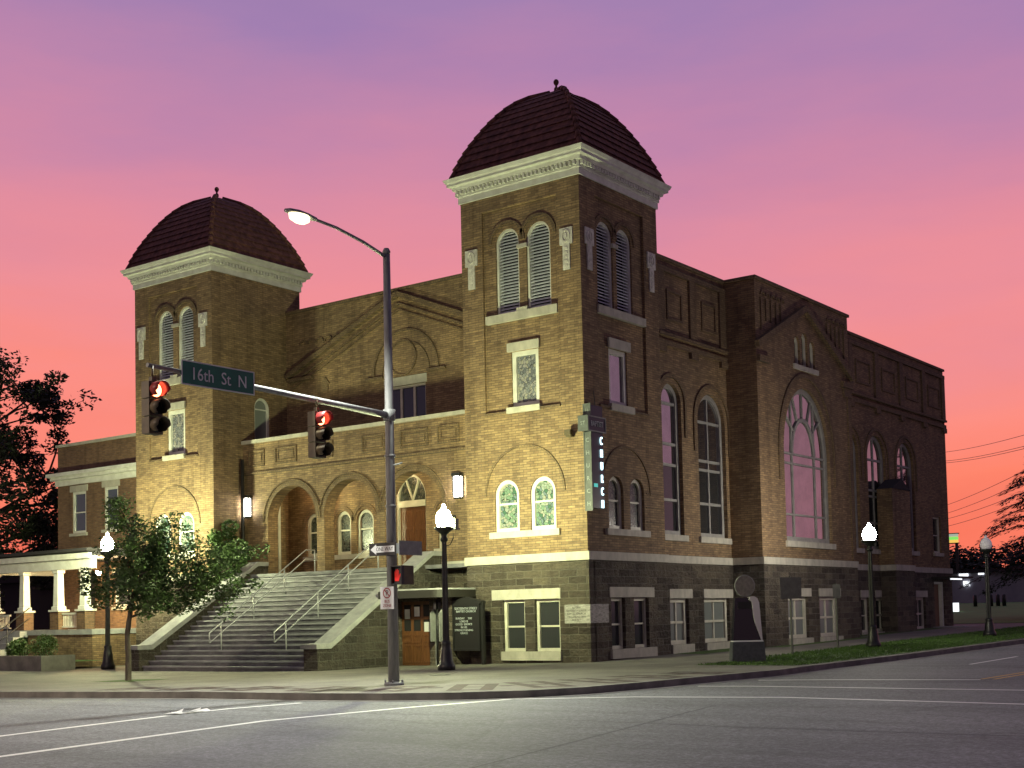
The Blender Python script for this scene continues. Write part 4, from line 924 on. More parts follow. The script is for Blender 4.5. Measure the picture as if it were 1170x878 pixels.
# ------------------------------------------------------------------ the church's corner sign
S_ = empty('cross_sign', (.2, .2, 5.1), 'tall navy cross shaped church sign with lit letters on the tower corner', 'sign')
b = MB(); b.box(.04, .30, -.10, .62, 5.05, 8.45); so = b.build('sign_box', M['navy'], S_)
b = MB(); b.box(-.02, .34, -.32, .72, 7.58, 8.06); b.build('cross_bar', M['navy'], S_)
FSN = ('F', -.10); b = MB(); b.ring(FSN, outl(.02, .32, 4.95, 7.56), outl(.06, .28, 5.02, 7.56), .0, .035); b.ring(FSN, outl(.02, .32, 8.08, 8.5), outl(.06, .28, 8.08, 8.44), .0, .035)
b.pbox(FSN, .04, .30, 5.0, 7.56, 0, .02); b.pbox(FSN, .04, .30, 8.08, 8.45, 0, .02); b.pbox(('F', -.32), -.04, .36, 7.56, 8.08, 0, .03); b.build('cross_face', M['face_grey'], S_)
SSN = ('S', .34); b = MB(); b.ring(SSN, outl(-.33, .74, 7.56, 8.08), outl(-.29, .70, 7.60, 8.04), 0, .02); b.build('bar_trim', M['sign_grey'], S_)
text('letters', 'BAPTIST', .25, SSN, .20, 7.82, .012, M['letter'], S_, .006, sx=.8)
for i, chh in enumerate('CHURCH'): text('lit_letter', chh,   .38, ('S', .30), .48, 7.28-i*.42, .02, M['neon'], S_, .02, sx=.5)
for i, chh in enumerate('CHURCH'): text('letters', chh, .20, FSN, .17, 7.28-i*.42, .022, M['letter_dim'], S_, .004)
text('letters', '16', .16, FSN, .17, 8.26, .024, M['letter_dim'], S_, .004); text('letters', 'ST', .18, ('F', -.32), .16, 7.82, .034, M['letter_dim'], S_, .004)
b = MB(); b.box(.302, .315, .0, .22, 5.74, 5.86); b.build('teal_patch', M['teal_emit'], S_)  # small emissive teal patch on the side of the sign box
b = MB()
for z in (5.6, 7.45): b.tube([(-.9, .02, z+.03), (.1, .2, z)], .018, 6); b.tube([(.28, .6, z), (.05, 1.2, z)], .018, 6)
b.tube([(.28, .2, 8.45), (.28, .2, 8.62), (.05, .5, 9.0)], .015, 6); b.build('stay_bar', M['dark'], S_)

# ------------------------------------------------------------------ notice board
NB = empty('notice_board', (-4.6, -.8, -.07), 'black glass fronted notice board with white lettering below the tower', 'notice board')
FN = ('F', -.95); b = MB(); b.pbox(FN, -5.02, -3.82, .42, 2.02, -.2, 0); b.prism(FN, [(-5.1, 2.02), (-3.74, 2.02), (-3.74, 2.1), (-4.42, 2.26), (-5.1, 2.1)], -.24, .04)
b.pbox(FN, -5.12, -5.02, -.12, 2.1, -.16, -.04); b.pbox(FN, -3.82, -3.72, -.12, 2.1, -.16, -.04); b.ring(FN, outl(-5.02, -3.82, .42, 2.02), outl(-4.95, -3.89, .5, 1.95), 0, .04); b.build('case', M['sign_black'], NB)
for s_, v, z in (('SIXTEENTH STREET', 1.86, .115), ('BAPTIST CHURCH', 1.76, .105)): text('heading', s_, z, FN, -4.42, v, .006, M['letter'], NB, .003)
for s_, v in (('SUNDAY     THE', 1.52), ('LORD IS', 1.42), ('GOOD  SERVICE', 1.32), ('IN HIS', 1.22), ('STRENGTHENING', 1.12), ('GRACE', 1.02)): text('message', s_, .1, FN, -4.52, v, .006, M['letter'], NB, .003)
NB2 = empty('narrow_sign', (-5.4, -1.0, -.07), 'narrow steel edged panel on a black post beside the notice board', 'sign')
for x in (-5.72, -5.33): b = MB(); b.prism(('S', x), [(-1.3, .75), (-1.05, .75), (-1.05, 1.95), (-1.3, 1.72)], -.02, .02); b.pbox(('S', x), -1.04, -.99, -.1, 2.0, -.02, .02); b.build('panel', M['sign_grey'], NB2)
b = MB(); b.tube([(-5.5, -1.2, -.1), (-5.5, -1.2, 2.2)], .035, 8); b.build('post', M['black'], NB2)

# ------------------------------------------------------------------ acorn street lamps
def lamp_proto():
    r = empty('street_lamp', (0, 0, 0))
    b = MB(); b.lathe([(.27, 0), (.27, .16), (.235, .2), (.225, .24), (.20, .3), (.185, .5), (.165, .62), (.135, .72), (.15, .76), (.15, .8), (.11, .86)], n=16); b.build('base', M['black'], r)
    b = MB(); n = 16; pr = []
    o = len(b.v)
    for z, rad in ((.82, .10), (2.2, .088), (3.72, .072)):
        for k in range(n*2): a = math.pi*k/n; q = rad*(1 if k % 2 else .86); b.v.append((q*math.cos(a), q*math.sin(a), z))
    for i in range(2):
        for k in range(n*2): b.f.append((i*2*n+k, i*2*n+(k+1) % (2*n), (i+1)*2*n+(k+1) % (2*n), (i+1)*2*n+k)); b.m.append(0); b.smooth.append(False)
    b.build('post', M['black'], r)
    b = MB(); b.lathe([(.085, 3.70), (.12, 3.74), (.12, 3.79), (.085, 3.84), (.10, 3.92), (.20, 4.00), (.29, 4.07), (.30, 4.12), (.26, 4.135), (.15, 4.12)], n=16); b.build('collar', M['black'], r)
    b = MB(); b.lathe([(.13, 4.11), (.19, 4.16), (.235, 4.26), (.245, 4.36), (.225, 4.47), (.175, 4.57), (.10, 4.64), (.055, 4.67), (.065, 4.71), (.045, 4.76), (.015, 4.80)], n=20); g = b.build('globe', M['globe'], r)
    return r
LP = lamp_proto()
LAMPS = [(-1.72, -5.31, 5.06, 'lit black acorn lamp in front of the right tower with a side bracket'), (-20.2, -3.9, 5.42, 'lit black acorn lamp behind the small tree left of the steps'),
         (5.68, 9.95, 4.53, 'lit black acorn lamp standing on the grass verge beside the side wall'), (6.75, 20.1, 4.25, 'unlit black acorn lamp far along the verge near the cedar')]
for i, (x, y, h, lb) in enumerate(LAMPS):
    o = LP if i == 0 else copy_tree(LP)
    o.location = (x, y, gz(x, y)-.01); o.scale = (1, 1, h/4.80)
    tag(o, lb, 'street lamp', 'black acorn street lamps')
    if i:
        for ch in o.children:
            if ch.name.startswith('globe'): ch.data = ch.data.copy(); ch.data.materials.clear(); ch.data.materials.append(M[('globe', 'globe_mid', 'globe_dim', 'globe_off')[i]])
LAMP_ROOTS = [o for o in COL.objects if o.name.startswith('street_lamp')]
# side bracket with a small camera box on the first lamp
b = MB(); b.tube([(.0, .0, 3.55), (.16, .10, 3.62), (.24, .15, 3.8), (.24, .15, 3.98)], .016, 6); b.box(-.12, .12, -.09, .09, 4.1, 4.36, at=(.26, .16, 0)); b.box(-.15, .15, -.11, .11, 4.04, 4.09, at=(.26, .16, 0))
br = b.build('side_bracket', M['black']); br.parent = LP

# ------------------------------------------------------------------ signal pole with street light
PX, PY = 2.91, -12.86
SP = empty('signal_pole', (PX, PY, 0), 'tall galvanised signal pole with mast arm and lit street light on the corner', 'signal pole')
b = MB(); b.tube([(PX, PY, -.02), (PX, PY, 10.32)], [.135, .085], 14); b.lathe([(.09, 10.3), (.1, 10.36), (.06, 10.44)], (PX, PY, 0), 12); b.build('pole', M['galv'], SP)
b = MB(); b.lathe([(.24, .0), (.24, .05), (.16, .08)], (PX, PY, 0), 14)
for k in range(4): a = k*math.pi/2+.6; b.lathe([(.025, .05), (.025, .12), (.01, .13)], (PX+.2*math.cos(a), PY+.2*math.sin(a), 0), 6)
b.build('base_plate', M['galv'], SP)
b = MB(); b.tube([(PX, PY-.05, 6.40), (PX, -16.4, 6.52), (PX, -19.9, 6.63)], [.085, .065, .045], 12); b.lathe([(.14, -.14), (.15, .14)], (PX, PY, 6.4), 14); b.build('mast_arm', M['galv'], SP)
b = MB(); b.tube([(PX, PY, 10.22), (PX, PY-.8, 10.42), (PX, PY-1.7, 10.56), (PX, PY-2.45, 10.60)], [.045, .04, .036, .034], 10); b.build('lamp_arm', M['galv'], SP)
b = MB(); y0 = PY-2.35
sec = [(0, .05, .05, .04), (.12, .075, .06, .05), (.3, .13, .075, .04), (.6, .165, .08, .03), (.85, .12, .06, .02), (.95, .04, .03, .01)]
for i, (dy, w_, up, dn_) in enumerate(sec):
    for k in range(12):
        a = 2*math.pi*k/12; b.v.append((PX+w_*math.cos(a), y0-dy, 10.60+(up if math.sin(a) > 0 else dn_)*math.sin(a)))
for i in range(len(sec)-1):
    for k in range(12): b.f.append((i*12+k, i*12+(k+1) % 12, (i+1)*12+(k+1) % 12, (i+1)*12+k)); b.m.append(0); b.smooth.append(True)
b.f.append(tuple(range(60, 72))); b.m.append(0); b.smooth.append(False)
lh = b.build('lamp_head', M['galv'], SP)
b = MB(); vs = [(PX+.15*math.cos(2*math.pi*k/16), y0-.52+.30*math.sin(2*math.pi*k/16), 10.585) for k in range(16)]; vs += [(PX+.145*math.cos(2*math.pi*k/16), y0-.52+.28*math.sin(2*math.pi*k/16), 10.47) for k in range(16)]; vs += [(PX+.06*math.cos(2*math.pi*k/16), y0-.52+.15*math.sin(2*math.pi*k/16), 10.40) for k in range(16)]
b.add(vs, [(i*16+k, i*16+(k+1) % 16, i*16+16+(k+1) % 16, i*16+16+k) for i in range(2) for k in range(16)]+[tuple(range(32, 48))], 0, True); b.build('lamp_lens', M['lens_on'], lh)
L = bpy.data.lights.new('street_light', 'SPOT'); L.energy = P_STREET; L.color = (.97, 1, .88); L.spot_size = R(150); L.spot_blend = .8; L.shadow_soft_size = .15
lo_ = bpy.data.objects.new('street_light', L); COL.objects.link(lo_); lo_.location = (PX, y0-.52, 10.36); lo_.rotation_euler = (R(-22), 0, 0); attach(lo_, SP)
b = MB()
for z in (4.2, 3.0, 5.4): b.lathe([(.125, z), (.135, z+.01), (.135, z+.05), (.125, z+.06)], (PX, PY, 0), 14)
b.tube([(PX+.1, PY, 5.2), (PX+.3, PY+.1, 5.25)], .02, 6); b.build('band', M['sign_grey'], SP)
# the matching street light on the opposite corner, out of the picture to the left
OX, OY = -7.0, -35.0
ob = empty('street_light_pole', (OX, OY, -.1), 'tall galvanised street light on the opposite corner across the road', 'street light')
b = MB(); b.tube([(OX, OY, -.2), (OX, OY, 10.3)], [.135, .085], 12); b.tube([(OX, OY, 10.2), (OX, OY+.9, 10.42), (OX, OY+2.45, 10.60)], [.045, .04, .034], 8); b.build('pole', M['galv'], ob)
b = MB(); b.lathe([(.04, 10.66), (.15, 10.64), (.18, 10.58), (.15, 10.56)], (OX, OY+2.7, 0), 14); hd = b.build('lamp_head', M['galv'], ob)
b = MB(); b.lathe([(.14, 10.555), (.13, 10.50), (.06, 10.46)], (OX, OY+2.7, 0), 14); b.build('lamp_lens', M['lens_on'], hd)
L2_ = bpy.data.lights.new('street_light', 'SPOT'); L2_.energy = P_FAR; L2_.color = (1, .80, .58); L2_.spot_size = R(165); L2_.spot_blend = .35; L2_.shadow_soft_size = .15
o2_ = bpy.data.objects.new('street_light', L2_); COL.objects.link(o2_); o2_.location = (OX, OY+2.7, 10.4); o2_.rotation_euler = (R(20), 0, 0); attach(o2_, ob)
# traffic lights
def signal_proto():
    r = empty('traffic_light', (0, 0, 0))
    h = MB()
    for i in range(3): h.box(-.13, .10, -.165, .165, -.35*i-.335, -.35*i-.005)
    h.box(-.05, .05, -.05, .05, -.005, .10); h.tube([(0, 0, .08), (0, 0, .32)], .022, 8); h.build('housing', M['signal'], r)
    for i in range(3):
        v = MB(); zc = -.35*i-.17; n = 18; o = len(v.v); A = [R(-60+300*k/n) for k in range(n+1)]
        A = [R(-52+284*k/n) for k in range(n+1)]
        pts = []
        for rad, x in ((.155, .10), (.155, .36), (.147, .36), (.147, .10)):
            for a in A: pts.append((x-(.08 if x > .2 and math.sin(a) < -.2 else 0), rad*math.cos(a), zc+rad*math.sin(a)))
        m_ = n+1; fs = [(j*m_+k, j*m_+k+1, ((j+1) % 4)*m_+k+1, ((j+1) % 4)*m_+k) for j in range(4) for k in range(n)]
        v.add(pts, fs, 0, True); v.build('visor', M['signal'] if i else M['visor_red_glow'], r)
        g = MB(); q = [(.105+.03*math.cos(R(t_)), 0) for t_ in (0,)]
        vs = [(.102, .14*math.cos(R(a)), zc+.14*math.sin(R(a))) for a in range(0, 360, 20)]+[(.125, .09*math.cos(R(a)), zc+.09*math.sin(R(a))) for a in range(0, 360, 20)]
        g.add(vs, [(k, (k+1) % 18, 18+(k+1) % 18, 18+k) for k in range(18)]+[tuple(range(18, 36))], 0, True); g.build('lens', M['red_on'] if i == 0 else M['lens_off'], r)
    return r
TL = signal_proto(); T2 = copy_tree(TL)
TL.location = (PX+.05, -19.82, 6.30); TL.scale = (1, 1, 1); tag(TL, 'traffic light showing red at the tip of the mast arm', 'traffic light', 'traffic lights on the mast arm')
T2.location = (PX+.05, -15.32, 6.21); tag(T2, 'traffic light showing red midway along the mast arm right of the street sign', 'traffic light', 'traffic lights on the mast arm')
# street name sign
SN = empty('street_name_sign', (PX+.1, -18.2, 6.35), 'green street name sign with white lettering hung on the mast arm', 'street sign')
SG = ('S', PX+.13); b = MB(); b.pbox(SG, -19.18, -17.25, 6.33, 6.83, -.012, .012); b.build('panel', M['sign_green'], SN)
b = MB(); b.ring(SG, outl(-19.18, -17.25, 6.33, 6.83), outl(-19.155, -17.275, 6.355, 6.805), .012, .016); b.build('border', M['sign_white'], SN)
text('lettering', '16th  St  N', .36, SG, -18.2, 6.565, .014, M['sign_white'], SN, .003, sx=.92)
b = MB(); b.box(PX, PX+.12, -18.75, -18.7, 6.5, 6.66); b.box(PX, PX+.12, -17.75, -17.7, 6.46, 6.64); b.build('clamp', M['galv'], SN)
# one way sign, its neighbour seen from behind, parking sign, pedestrian signal
FO = ('F', PY-.17); OW = empty('one_way_sign', (PX-.1, PY-.17, 3.2), 'black and white arrow sign pointing left on the signal pole', 'road sign')
b = MB(); b.pbox(FO, 2.36, 3.20, 3.06, 3.36, -.01, .01); b.build('panel', M['sign_black'], OW)
b = MB(); b.prism(FO, [(2.40, 3.21), (2.58, 3.33), (2.58, 3.285), (3.16, 3.285), (3.16, 3.135), (2.58, 3.135), (2.58, 3.09)], .01, .013); b.build('arrow', M['sign_white'], OW)
text('lettering', 'ONE WAY', .135, FO, 2.85, 3.21, .014, M['sign_black'], OW, .002, sx=.85)
BS = empty('blank_sign_back', (PX+.3, PY+.3, 3.2), 'grey back of a road sign sticking out right of the arrow sign', 'road sign')
b = MB(); b.pbox(('S', PX+.32), PY-.1, PY+.72, 3.06, 3.40, -.01, .01); b.pbox(('S', PX+.3), PY-.05, PY+.02, 3.1, 3.34, -.2, -.012); b.build('panel', M['sign_grey'], BS)
NP = empty('parking_sign', (PX, PY-.16, 2.0), 'small white no parking sign with red ring on the signal pole', 'road sign')
b = MB(); b.pbox(FO, PX-.22, PX+.20, 1.79, 2.32, -.01, .01); b.build('panel', M['sign_white'], NP)
b = MB(); c = (PX-.01, 2.17); b.ring(FO, [(c[0]+.125*math.cos(R(a)), c[1]+.125*math.sin(R(a))) for a in range(0, 360, 15)], [(c[0]+.10*math.cos(R(a)), c[1]+.10*math.sin(R(a))) for a in range(0, 360, 15)], .01, .013); b.bar(FO, (c[0]-.08, c[1]+.08), (c[0]+.08, c[1]-.08), .025, .01, .0145); b.build('ring', M['sign_red'], NP)
text('letter', 'P', .17, FO, c[0], c[1], .011, M['sign_black'], NP, .001)
text('lettering', 'BUS', .095, FO, c[0], 1.97, .011, M['sign_red'], NP, .002); text('lettering', 'ZONE', .095, FO, c[0], 1.87, .011, M['sign_red'], NP, .002)
PS = empty('pedestrian_signal', (PX+.4, PY, 2.6), 'pedestrian signal box showing a red hand on the signal pole', 'signal')
b = MB(); b.box(PX+.20, PX+.54, PY-.18, PY+.16, 2.36, 2.80); b.box(PX+.08, PX+.2, PY-.05, PY+.05, 2.5, 2.62); b.build('housing', M['signal'], PS)
FH = ('F', PY-.18); b = MB(); b.ring(FH, outl(PX+.20, PX+.54, 2.36, 2.80), outl(PX+.225, PX+.515, 2.385, 2.775), 0, .10); b.pbox(FH, PX+.225, PX+.515, 2.385, 2.775, .0, .01); b.build('visor', M['sign_black'], PS)
b = MB(); cx_ = PX+.33; b.prism(FH, [(cx_-.07, 2.44), (cx_+.05, 2.44), (cx_+.08, 2.52), (cx_+.12, 2.60), (cx_+.095, 2.62), (cx_+.055, 2.56), (cx_+.055, 2.69), (cx_+.035, 2.70), (cx_+.03, 2.6), (cx_+.02, 2.72), (cx_, 2.72), (cx_-.005, 2.6), (cx_-.02, 2.71), (cx_-.04, 2.71), (cx_-.045, 2.6), (cx_-.06, 2.67), (cx_-.08, 2.665)], .01, .014); b.build('red_hand', M['hand_on'], PS)

# ------------------------------------------------------------------ memorial marker
mx_, my_ = 5.40, .50; MG = gz(mx_, my_)
MMK = empty('memorial_marker', (mx_, my_, MG), 'dark tapered memorial marker with a round disc on top near the kerb', 'monument')
rz = Matrix.Rotation(R(37), 4, 'Z')
def frustum(w0, w1, d0, d1, z0, z1, dx=0, sh=0):
    b = MB(); vs = []
    for w_, d_2, z, s_ in ((w0, d0, z0, 0), (w1, d1, z1, sh)):
        for sx, sy in ((-1, -1), (1, -1), (1, 1), (-1, 1)): v = rz @ Vector((dx+s_+sx*w_/2, sy*d_2/2, 0)); vs.append((mx_+v.x, my_+v.y, MG+z))
    return b.add(vs, [(3, 2, 1, 0), (4, 5, 6, 7)]+[(k, (k+1) % 4, 4+(k+1) % 4, 4+k) for k in range(4)])
frustum(1.04, .96, .62, .55, -.1, .62).build('base', M['marker_base'], MMK)
frustum(.94, .90, .46, .42, .62, .66).build('band', M['marker_steel'], MMK)
frustum(.86, .66, .40, .30, .66, 1.96, -.02).build('pylon', M['marker_dark'], MMK)
frustum(.46, .42, .02, .02, 1.62, 1.84, -.05).build('name_plate', M['sign_black'], MMK).location += Vector(rz @ Vector((0, -.175, 0)))
# curved steel wing down the right edge
b = MB(); prof = [(.10, 1.98), (.22, 2.0), (.32, 1.94), (.37, 1.8), (.39, 1.5), (.42, 1.0), (.44, .66)]; inn = [(.06, 1.9), (.14, 1.84), (.16, 1.7), (.17, 1.5), (.22, 1.2), (.32, .9), (.40, .66)]
vs = []
for y in (-.22, .2):
    for p in prof+inn[::-1]: v = rz @ Vector((p[0], y, 0)); vs.append((mx_+v.x, my_+v.y, MG+p[1]))
n = len(prof); fs = []
for o in (0, 2*n): fs += [tuple(o+k for k in (i, i+1, 2*n-2-i, 2*n-1-i)) for i in range(n-1)]
fs += [(i, (i+1) % (2*n), 2*n+(i+1) % (2*n), 2*n+i) for i in range(2*n)]
b.add(vs, fs, 0, False); b.build('steel_wing', M['marker_steel'], MMK)
b = MB(); ry = rz
vs = []; n = 28
for (rad, y) in ((.29, -.04), (.29, .04)):
    for k in range(n): v = rz @ Vector((-.02+rad*math.cos(2*math.pi*k/n), y, 0)); vs.append((mx_+v.x, my_+v.y, MG+2.32+rad*1.08*math.sin(2*math.pi*k/n)))
b.add(vs, [tuple(range(n)), tuple(range(2*n-1, n-1, -1))]+[(k, (k+1) % n, n+(k+1) % n, n+k) for k in range(n)]); do = b.build('disc', M['disc'], MMK)
b = MB(); pts = []
for k in range(n+1): v = rz @ Vector((-.02+.295*math.cos(2*math.pi*k/n), -.02, 0)); pts.append((mx_+v.x, my_+v.y, MG+2.32+.295*1.08*math.sin(2*math.pi*k/n)))
b.tube(pts, .022, 6, caps=False); b.build('rim', M['sign_grey'], do)

# ------------------------------------------------------------------ sign posts on the verge
def signpost(x, y, h, w_, hh, label, m_='panel_grey', z0=None):
    z = gz(x, y) if z0 is None else z0
    r = empty('sign_post', (x, y, z), label, 'sign post')
    b = MB(); b.box(-.03, .03, -.03, .03, -.05, h, at=(x, y, z)); b.build('post', M['post_grey'], r)
    rr_ = Matrix.Rotation(R(52), 3, 'Z'); b = MB(); b.box(-w_/2, w_/2, -.045, -.032, h-hh-.03, h-.03, rot=rr_, at=(x, y, z)); b.build('panel', M[m_], r)
signpost(4.85, 4.9, 2.62, .78, .72, 'post with a wide grey sign panel on the verge before the bay')
signpost(4.65, 9.2, 2.35, .30, .5, 'post with a narrow sign on the verge right of the bay window')
signpost(8.4, 27.5, 2.6, .35, .7, 'far post with a narrow tall sign on the verge below the cedar')

# ------------------------------------------------------------------ brick house on the left with its white porch
HS = empty('brick_house', (-28, 2, 0), 'two storey brown brick house with white columned porch left of the church', 'house')
HY = 2.0; FH2 = ('F', HY); hz0 = -.2
w = MB(); w.wall(FH2, [(-32.1, hz0), (-23.46, hz0), (-23.46, 10.25), (-32.1, 10.25)], [outl(-30.95, -29.85, 6.0, 8.0), outl(-28.45, -27.4, 6.05, 8.05), outl(-30.3, -29.2, 1.55, 3.9), outl(-27.7, -26.5, 2.4, 3.9)], -.3, 0)
w.box(-32.1, -31.8, HY+.3, 14, hz0, 10.25); w.box(-31.8, -23.46, 13.7, 14, hz0, 10.25); w.build('wall', M['brick_red'], HS)
w = MB(); w.box(-31.8, -23.5, HY+.3, 13.7, 9.7, 9.8); w.build('roof', M['far_dark'], HS)
c = MB(); c.box(-32.18, -23.47, HY-.08, HY+.4, 10.25, 10.38); c.build('coping', M['limestone'], HS)
c = MB(); c.box(-32.2, -23.47, HY-.10, HY-.002, 8.35, 8.62); c.box(-32.35, -23.47, HY-.28, HY-.002, 8.622, 8.78); c.box(-32.5, -23.47, HY-.42, HY-.002, 8.782, 8.95); c.build('cornice', M['white'], HS)
for u0, u1, v0, v1, gl in ((-30.95, -29.85, 6.0, 8.0, 'pane_blue'), (-28.45, -27.4, 6.05, 8.05, 'pane_blue'), (-27.7, -26.5, 2.4, 3.9, 'pane_dim')): window(FH2, u0, u1, v0, v1, d=-.1, fw=.12, gl=gl, fr='white', trans=((v0+v1)/2,), sill=(.12, .14), lintel=(.15, .3), parent=HS)
d = MB(); d.pbox(FH2, -30.25, -29.25, 1.55, 3.85, -.2, -.1); d.build('door', M['dark'], HS)
# porch
py = -2.2
p = MB(); p.box(-32.3, -23.6, py, HY-.02, 4.55, 4.72); p.box(-32.5, -23.55, py-.25, HY-.02, 4.722, 4.86); p.build('porch_roof', M['far_dark'], HS)
p = MB(); p.box(-32.25, -23.65, py+.02, py+.3, 4.0, 4.548); p.box(-32.25, -31.97, py+.3, HY-.02, 4.0, 4.548); p.box(-32.4, -23.6, py-.16, py+.018, 4.42, 4.65); p.build('porch_beam', M['white'], HS)
p = MB(); p.box(-32.2, -23.6, py, HY-.02, 1.2, 1.42); p.build('porch_floor', M['cap'], HS)
p = MB(); p.box(-32.1, -23.65, py+.06, py+.3, -.3, 1.198); p.box(-23.95, -23.65, py+.302, HY-.02, -.3, 1.198); p.build('porch_base', M['brick'], HS)
for x in (-31.2, -28.85, -26.3, -24.4):
    p = MB(); p.box(x-.3, x+.3, py+.02, py+.5, 1.42, 2.2); po2 = p.build('pier', M['brick_red'], HS)
    p = MB(); p.box(x-.36, x+.36, py-.03, py+.56, 2.2, 2.28); p.build('cap', M['white'], po2)
    p = MB(); vs = []
    for (w_, z) in ((.22, 2.28), (.22, 2.42), (.17, 2.44), (.14, 3.85), (.19, 3.87), (.19, 3.998)): vs += [(x+sx*w_, py+.26+sy*w_, z) for sx, sy in ((-1, -1), (1, -1), (1, 1), (-1, 1))]
    p.add(vs, [(i*4+k, i*4+(k+1) % 4, i*4+4+(k+1) % 4, i*4+4+k) for i in range(5) for k in range(4)]+[(3, 2, 1, 0), (20, 21, 22, 23)]); p.build('column', M['white'], HS)
for a, e in ((-30.9, -29.95), (-26.0, -24.7)):
    p = MB(); p.box(a, e, py+.2, py+.3, 2.06, 2.14); p.box(a, e, py+.2, py+.3, 1.5, 1.56); q = a+.05
    while q < e-.04: p.box(q, q+.04, py+.235, py+.265, 1.56, 2.06); q += .11
    p.build('railing', M['white'], HS)
p = MB()
for i in range(6): p.box(-30.2, -28.3, py-2.0+i*.33, py+.05, -.25, -.15+(i+1)*.255)
p.build('porch_steps', M['cap'], HS)
p = MB()
for x in (-30.25, -28.25):
    p.tube([(x, py-2.1, -.2), (x, py-2.1, .95), (x, py+.1, 2.4)], .03, 6); p.tube([(x, py-2.1, .5), (x, py+.1, 1.95)], .02, 6); p.tube([(x, py-1.0, .3), (x, py-1.0, 1.65)], .025, 6)
p.build('step_rail', M['black'], HS)
p = MB(); p.lathe([(.1, 3.98), (.11, 3.9), (.06, 3.8)], (-25.6, -.4, 0), 12); pl2 = p.build('porch_lamp', M['house_bulb'], HS)
# low concrete wall and two shrubs
w = MB(); w.box(-33, -21.9, -5.75, -5.45, -.4, .42); w.box(-22.2, -21.9, -5.45, -4.2, -.4, .42); w.build('garden_wall', M['kerb']); tag(bpy.data.objects['garden_wall'], 'low grey concrete wall in front of the shrubs and porch', 'wall')
bedp = sheet('garden_soil', [(-33, -5.45), (-22.2, -5.45), (-22.2, -2.3), (-33, -2.3)], .3, M['grass_soil'])

# ------------------------------------------------------------------ trees
def leaves(mb, c, r, n, size, flat=1.0, rnd=random):
    """leaf faces scattered through a clump"""
    for i in range(n):
        while True:
            p = Vector((rnd.uniform(-1, 1), rnd.uniform(-1, 1), rnd.uniform(-1, 1)))
            if p.length < 1 and p.length > rnd.uniform(0, .75): break
        q = Vector(c)+Vector((p.x*r, p.y*r, p.z*r*flat)); s = size*rnd.uniform(.55, 1.25)
        a = Vector((rnd.gauss(0, 1), rnd.gauss(0, 1), rnd.gauss(0, .6))).normalized(); b = a.cross(Vector((rnd.gauss(0, 1), rnd.gauss(0, 1), rnd.gauss(0, 1)))).normalized()
        o = len(mb.v); mb.v += [tuple(q-a*s), tuple(q+b*s*.42), tuple(q+a*s), tuple(q-b*s*.42)]; mb.f.append((o, o+1, o+2, o+3)); mb.m.append(0); mb.smooth.append(False)
def branchy(mb, p, d, L, r, depth, tips, rnd):
    p = Vector(p); d = Vector(d).normalized(); pts = [p]; n = 4
    for i in range(n):
        d = (d+Vector((rnd.gauss(0, .16), rnd.gauss(0, .16), rnd.gauss(0, .10)+.03))).normalized(); p = p+d*L/n; pts.append(p)
        if depth and i >= 1 and rnd.random() < .8:
            s = Vector((rnd.gauss(0, 1), rnd.gauss(0, 1), rnd.gauss(0, .5))).normalized()
            branchy(mb, p, (d*.75+s*.85), L*rnd.uniform(.45, .7), r*.5, depth-1, tips, rnd)
    mb.tube(pts, [r*(1-.16*i) for i in range(n+1)], 7 if r > .05 else 5, caps=False); tips.append((pts[-1], L))
    if depth == 0: tips.append((pts[2], L))
def tree(name, base, label, limbs, trunk_pts, trunk_r, clump, nleaf, size, mleaf, mbark, seed, flat=.75, group=None, cat='tree', depth=2, extra=()):
    rnd = random.Random(seed); t = MB(); tips = []
    t.tube(trunk_pts, trunk_r, 10)
    for (p, d, L, r) in limbs: branchy(t, p, d, L, r, depth, tips, rnd)
    root = empty(name, base, label, cat, group); t.build('trunk', M[mbark], root, recalc=False)
    c = MB()
    for p, L in tips: leaves(c, p, clump*rnd.uniform(.6, 1.25), int(nleaf*rnd.uniform(.5, 1.3)), size, flat, rnd)
    for (p, r, n) in extra: leaves(c, p, r, n, size, flat, rnd)
    c.build('crown', M[mleaf], root, recalc=False)
    return root
bx, by = -9.8, -10.8; bz = gz(bx, by)
RV = (.803, .596)
at_ = lambda a, z, o=0.0: (bx+RV[0]*a-RV[1]*o, by+RV[1]*a+RV[0]*o, z)
lm = [(at_(.02*i, 1.75+.3*i), (math.cos(2.4*i+.3)*.8+.55, math.sin(2.4*i+.3)*.8+.4, .75+.05*i), 1.25-.03*i, .04) for i in range(8)]+[(at_(.1, 2.0), (.803, .596, .22), 2.4, .05)]
ex = [(at_(a, z, o), r, n) for a, z, o, r, n in ((-1.05, 2.75, 0, .48, 330), (-.55, 2.95, .3, .62, 560), (.0, 2.55, -.3, .72, 800), (.1, 3.3, .2, .62, 520), (.65, 3.0, .1, .8, 900), (.75, 3.9, 0, .62, 420), (1.15, 4.5, .1, .5, 260), (1.5, 3.3, -.2, .7, 640), (1.75, 4.15, .2, .55, 300), (2.2, 3.2, 0, .48, 260), (1.3, 2.5, .2, .62, 560), (.55, 2.2, 0, .5, 380), (2.0, 2.6, 0, .5, 240), (-.9, 2.3, 0, .35, 160), (1.5, 4.8, 0, .3, 80), (2.6, 3.4, .2, .6, 420), (3.0, 2.7, .1, .6, 460), (3.2, 3.7, .1, .5, 260), (2.4, 2.6, 0, .5, 320), (2.2, 3.8, 0, .5, 260), (-1.25, 3.1, 0, .3, 110), (1.9, 3.0, .3, .6, 600), (1.1, 3.6, .3, .7, 700), (2.3, 3.0, .2, .55, 420), (.3, 2.9, .4, .8, 700), (1.5, 2.2, .1, .5, 380), (.9, 2.7, -.3, .6, 500), (2.0, 2.3, .2, .45, 260))]
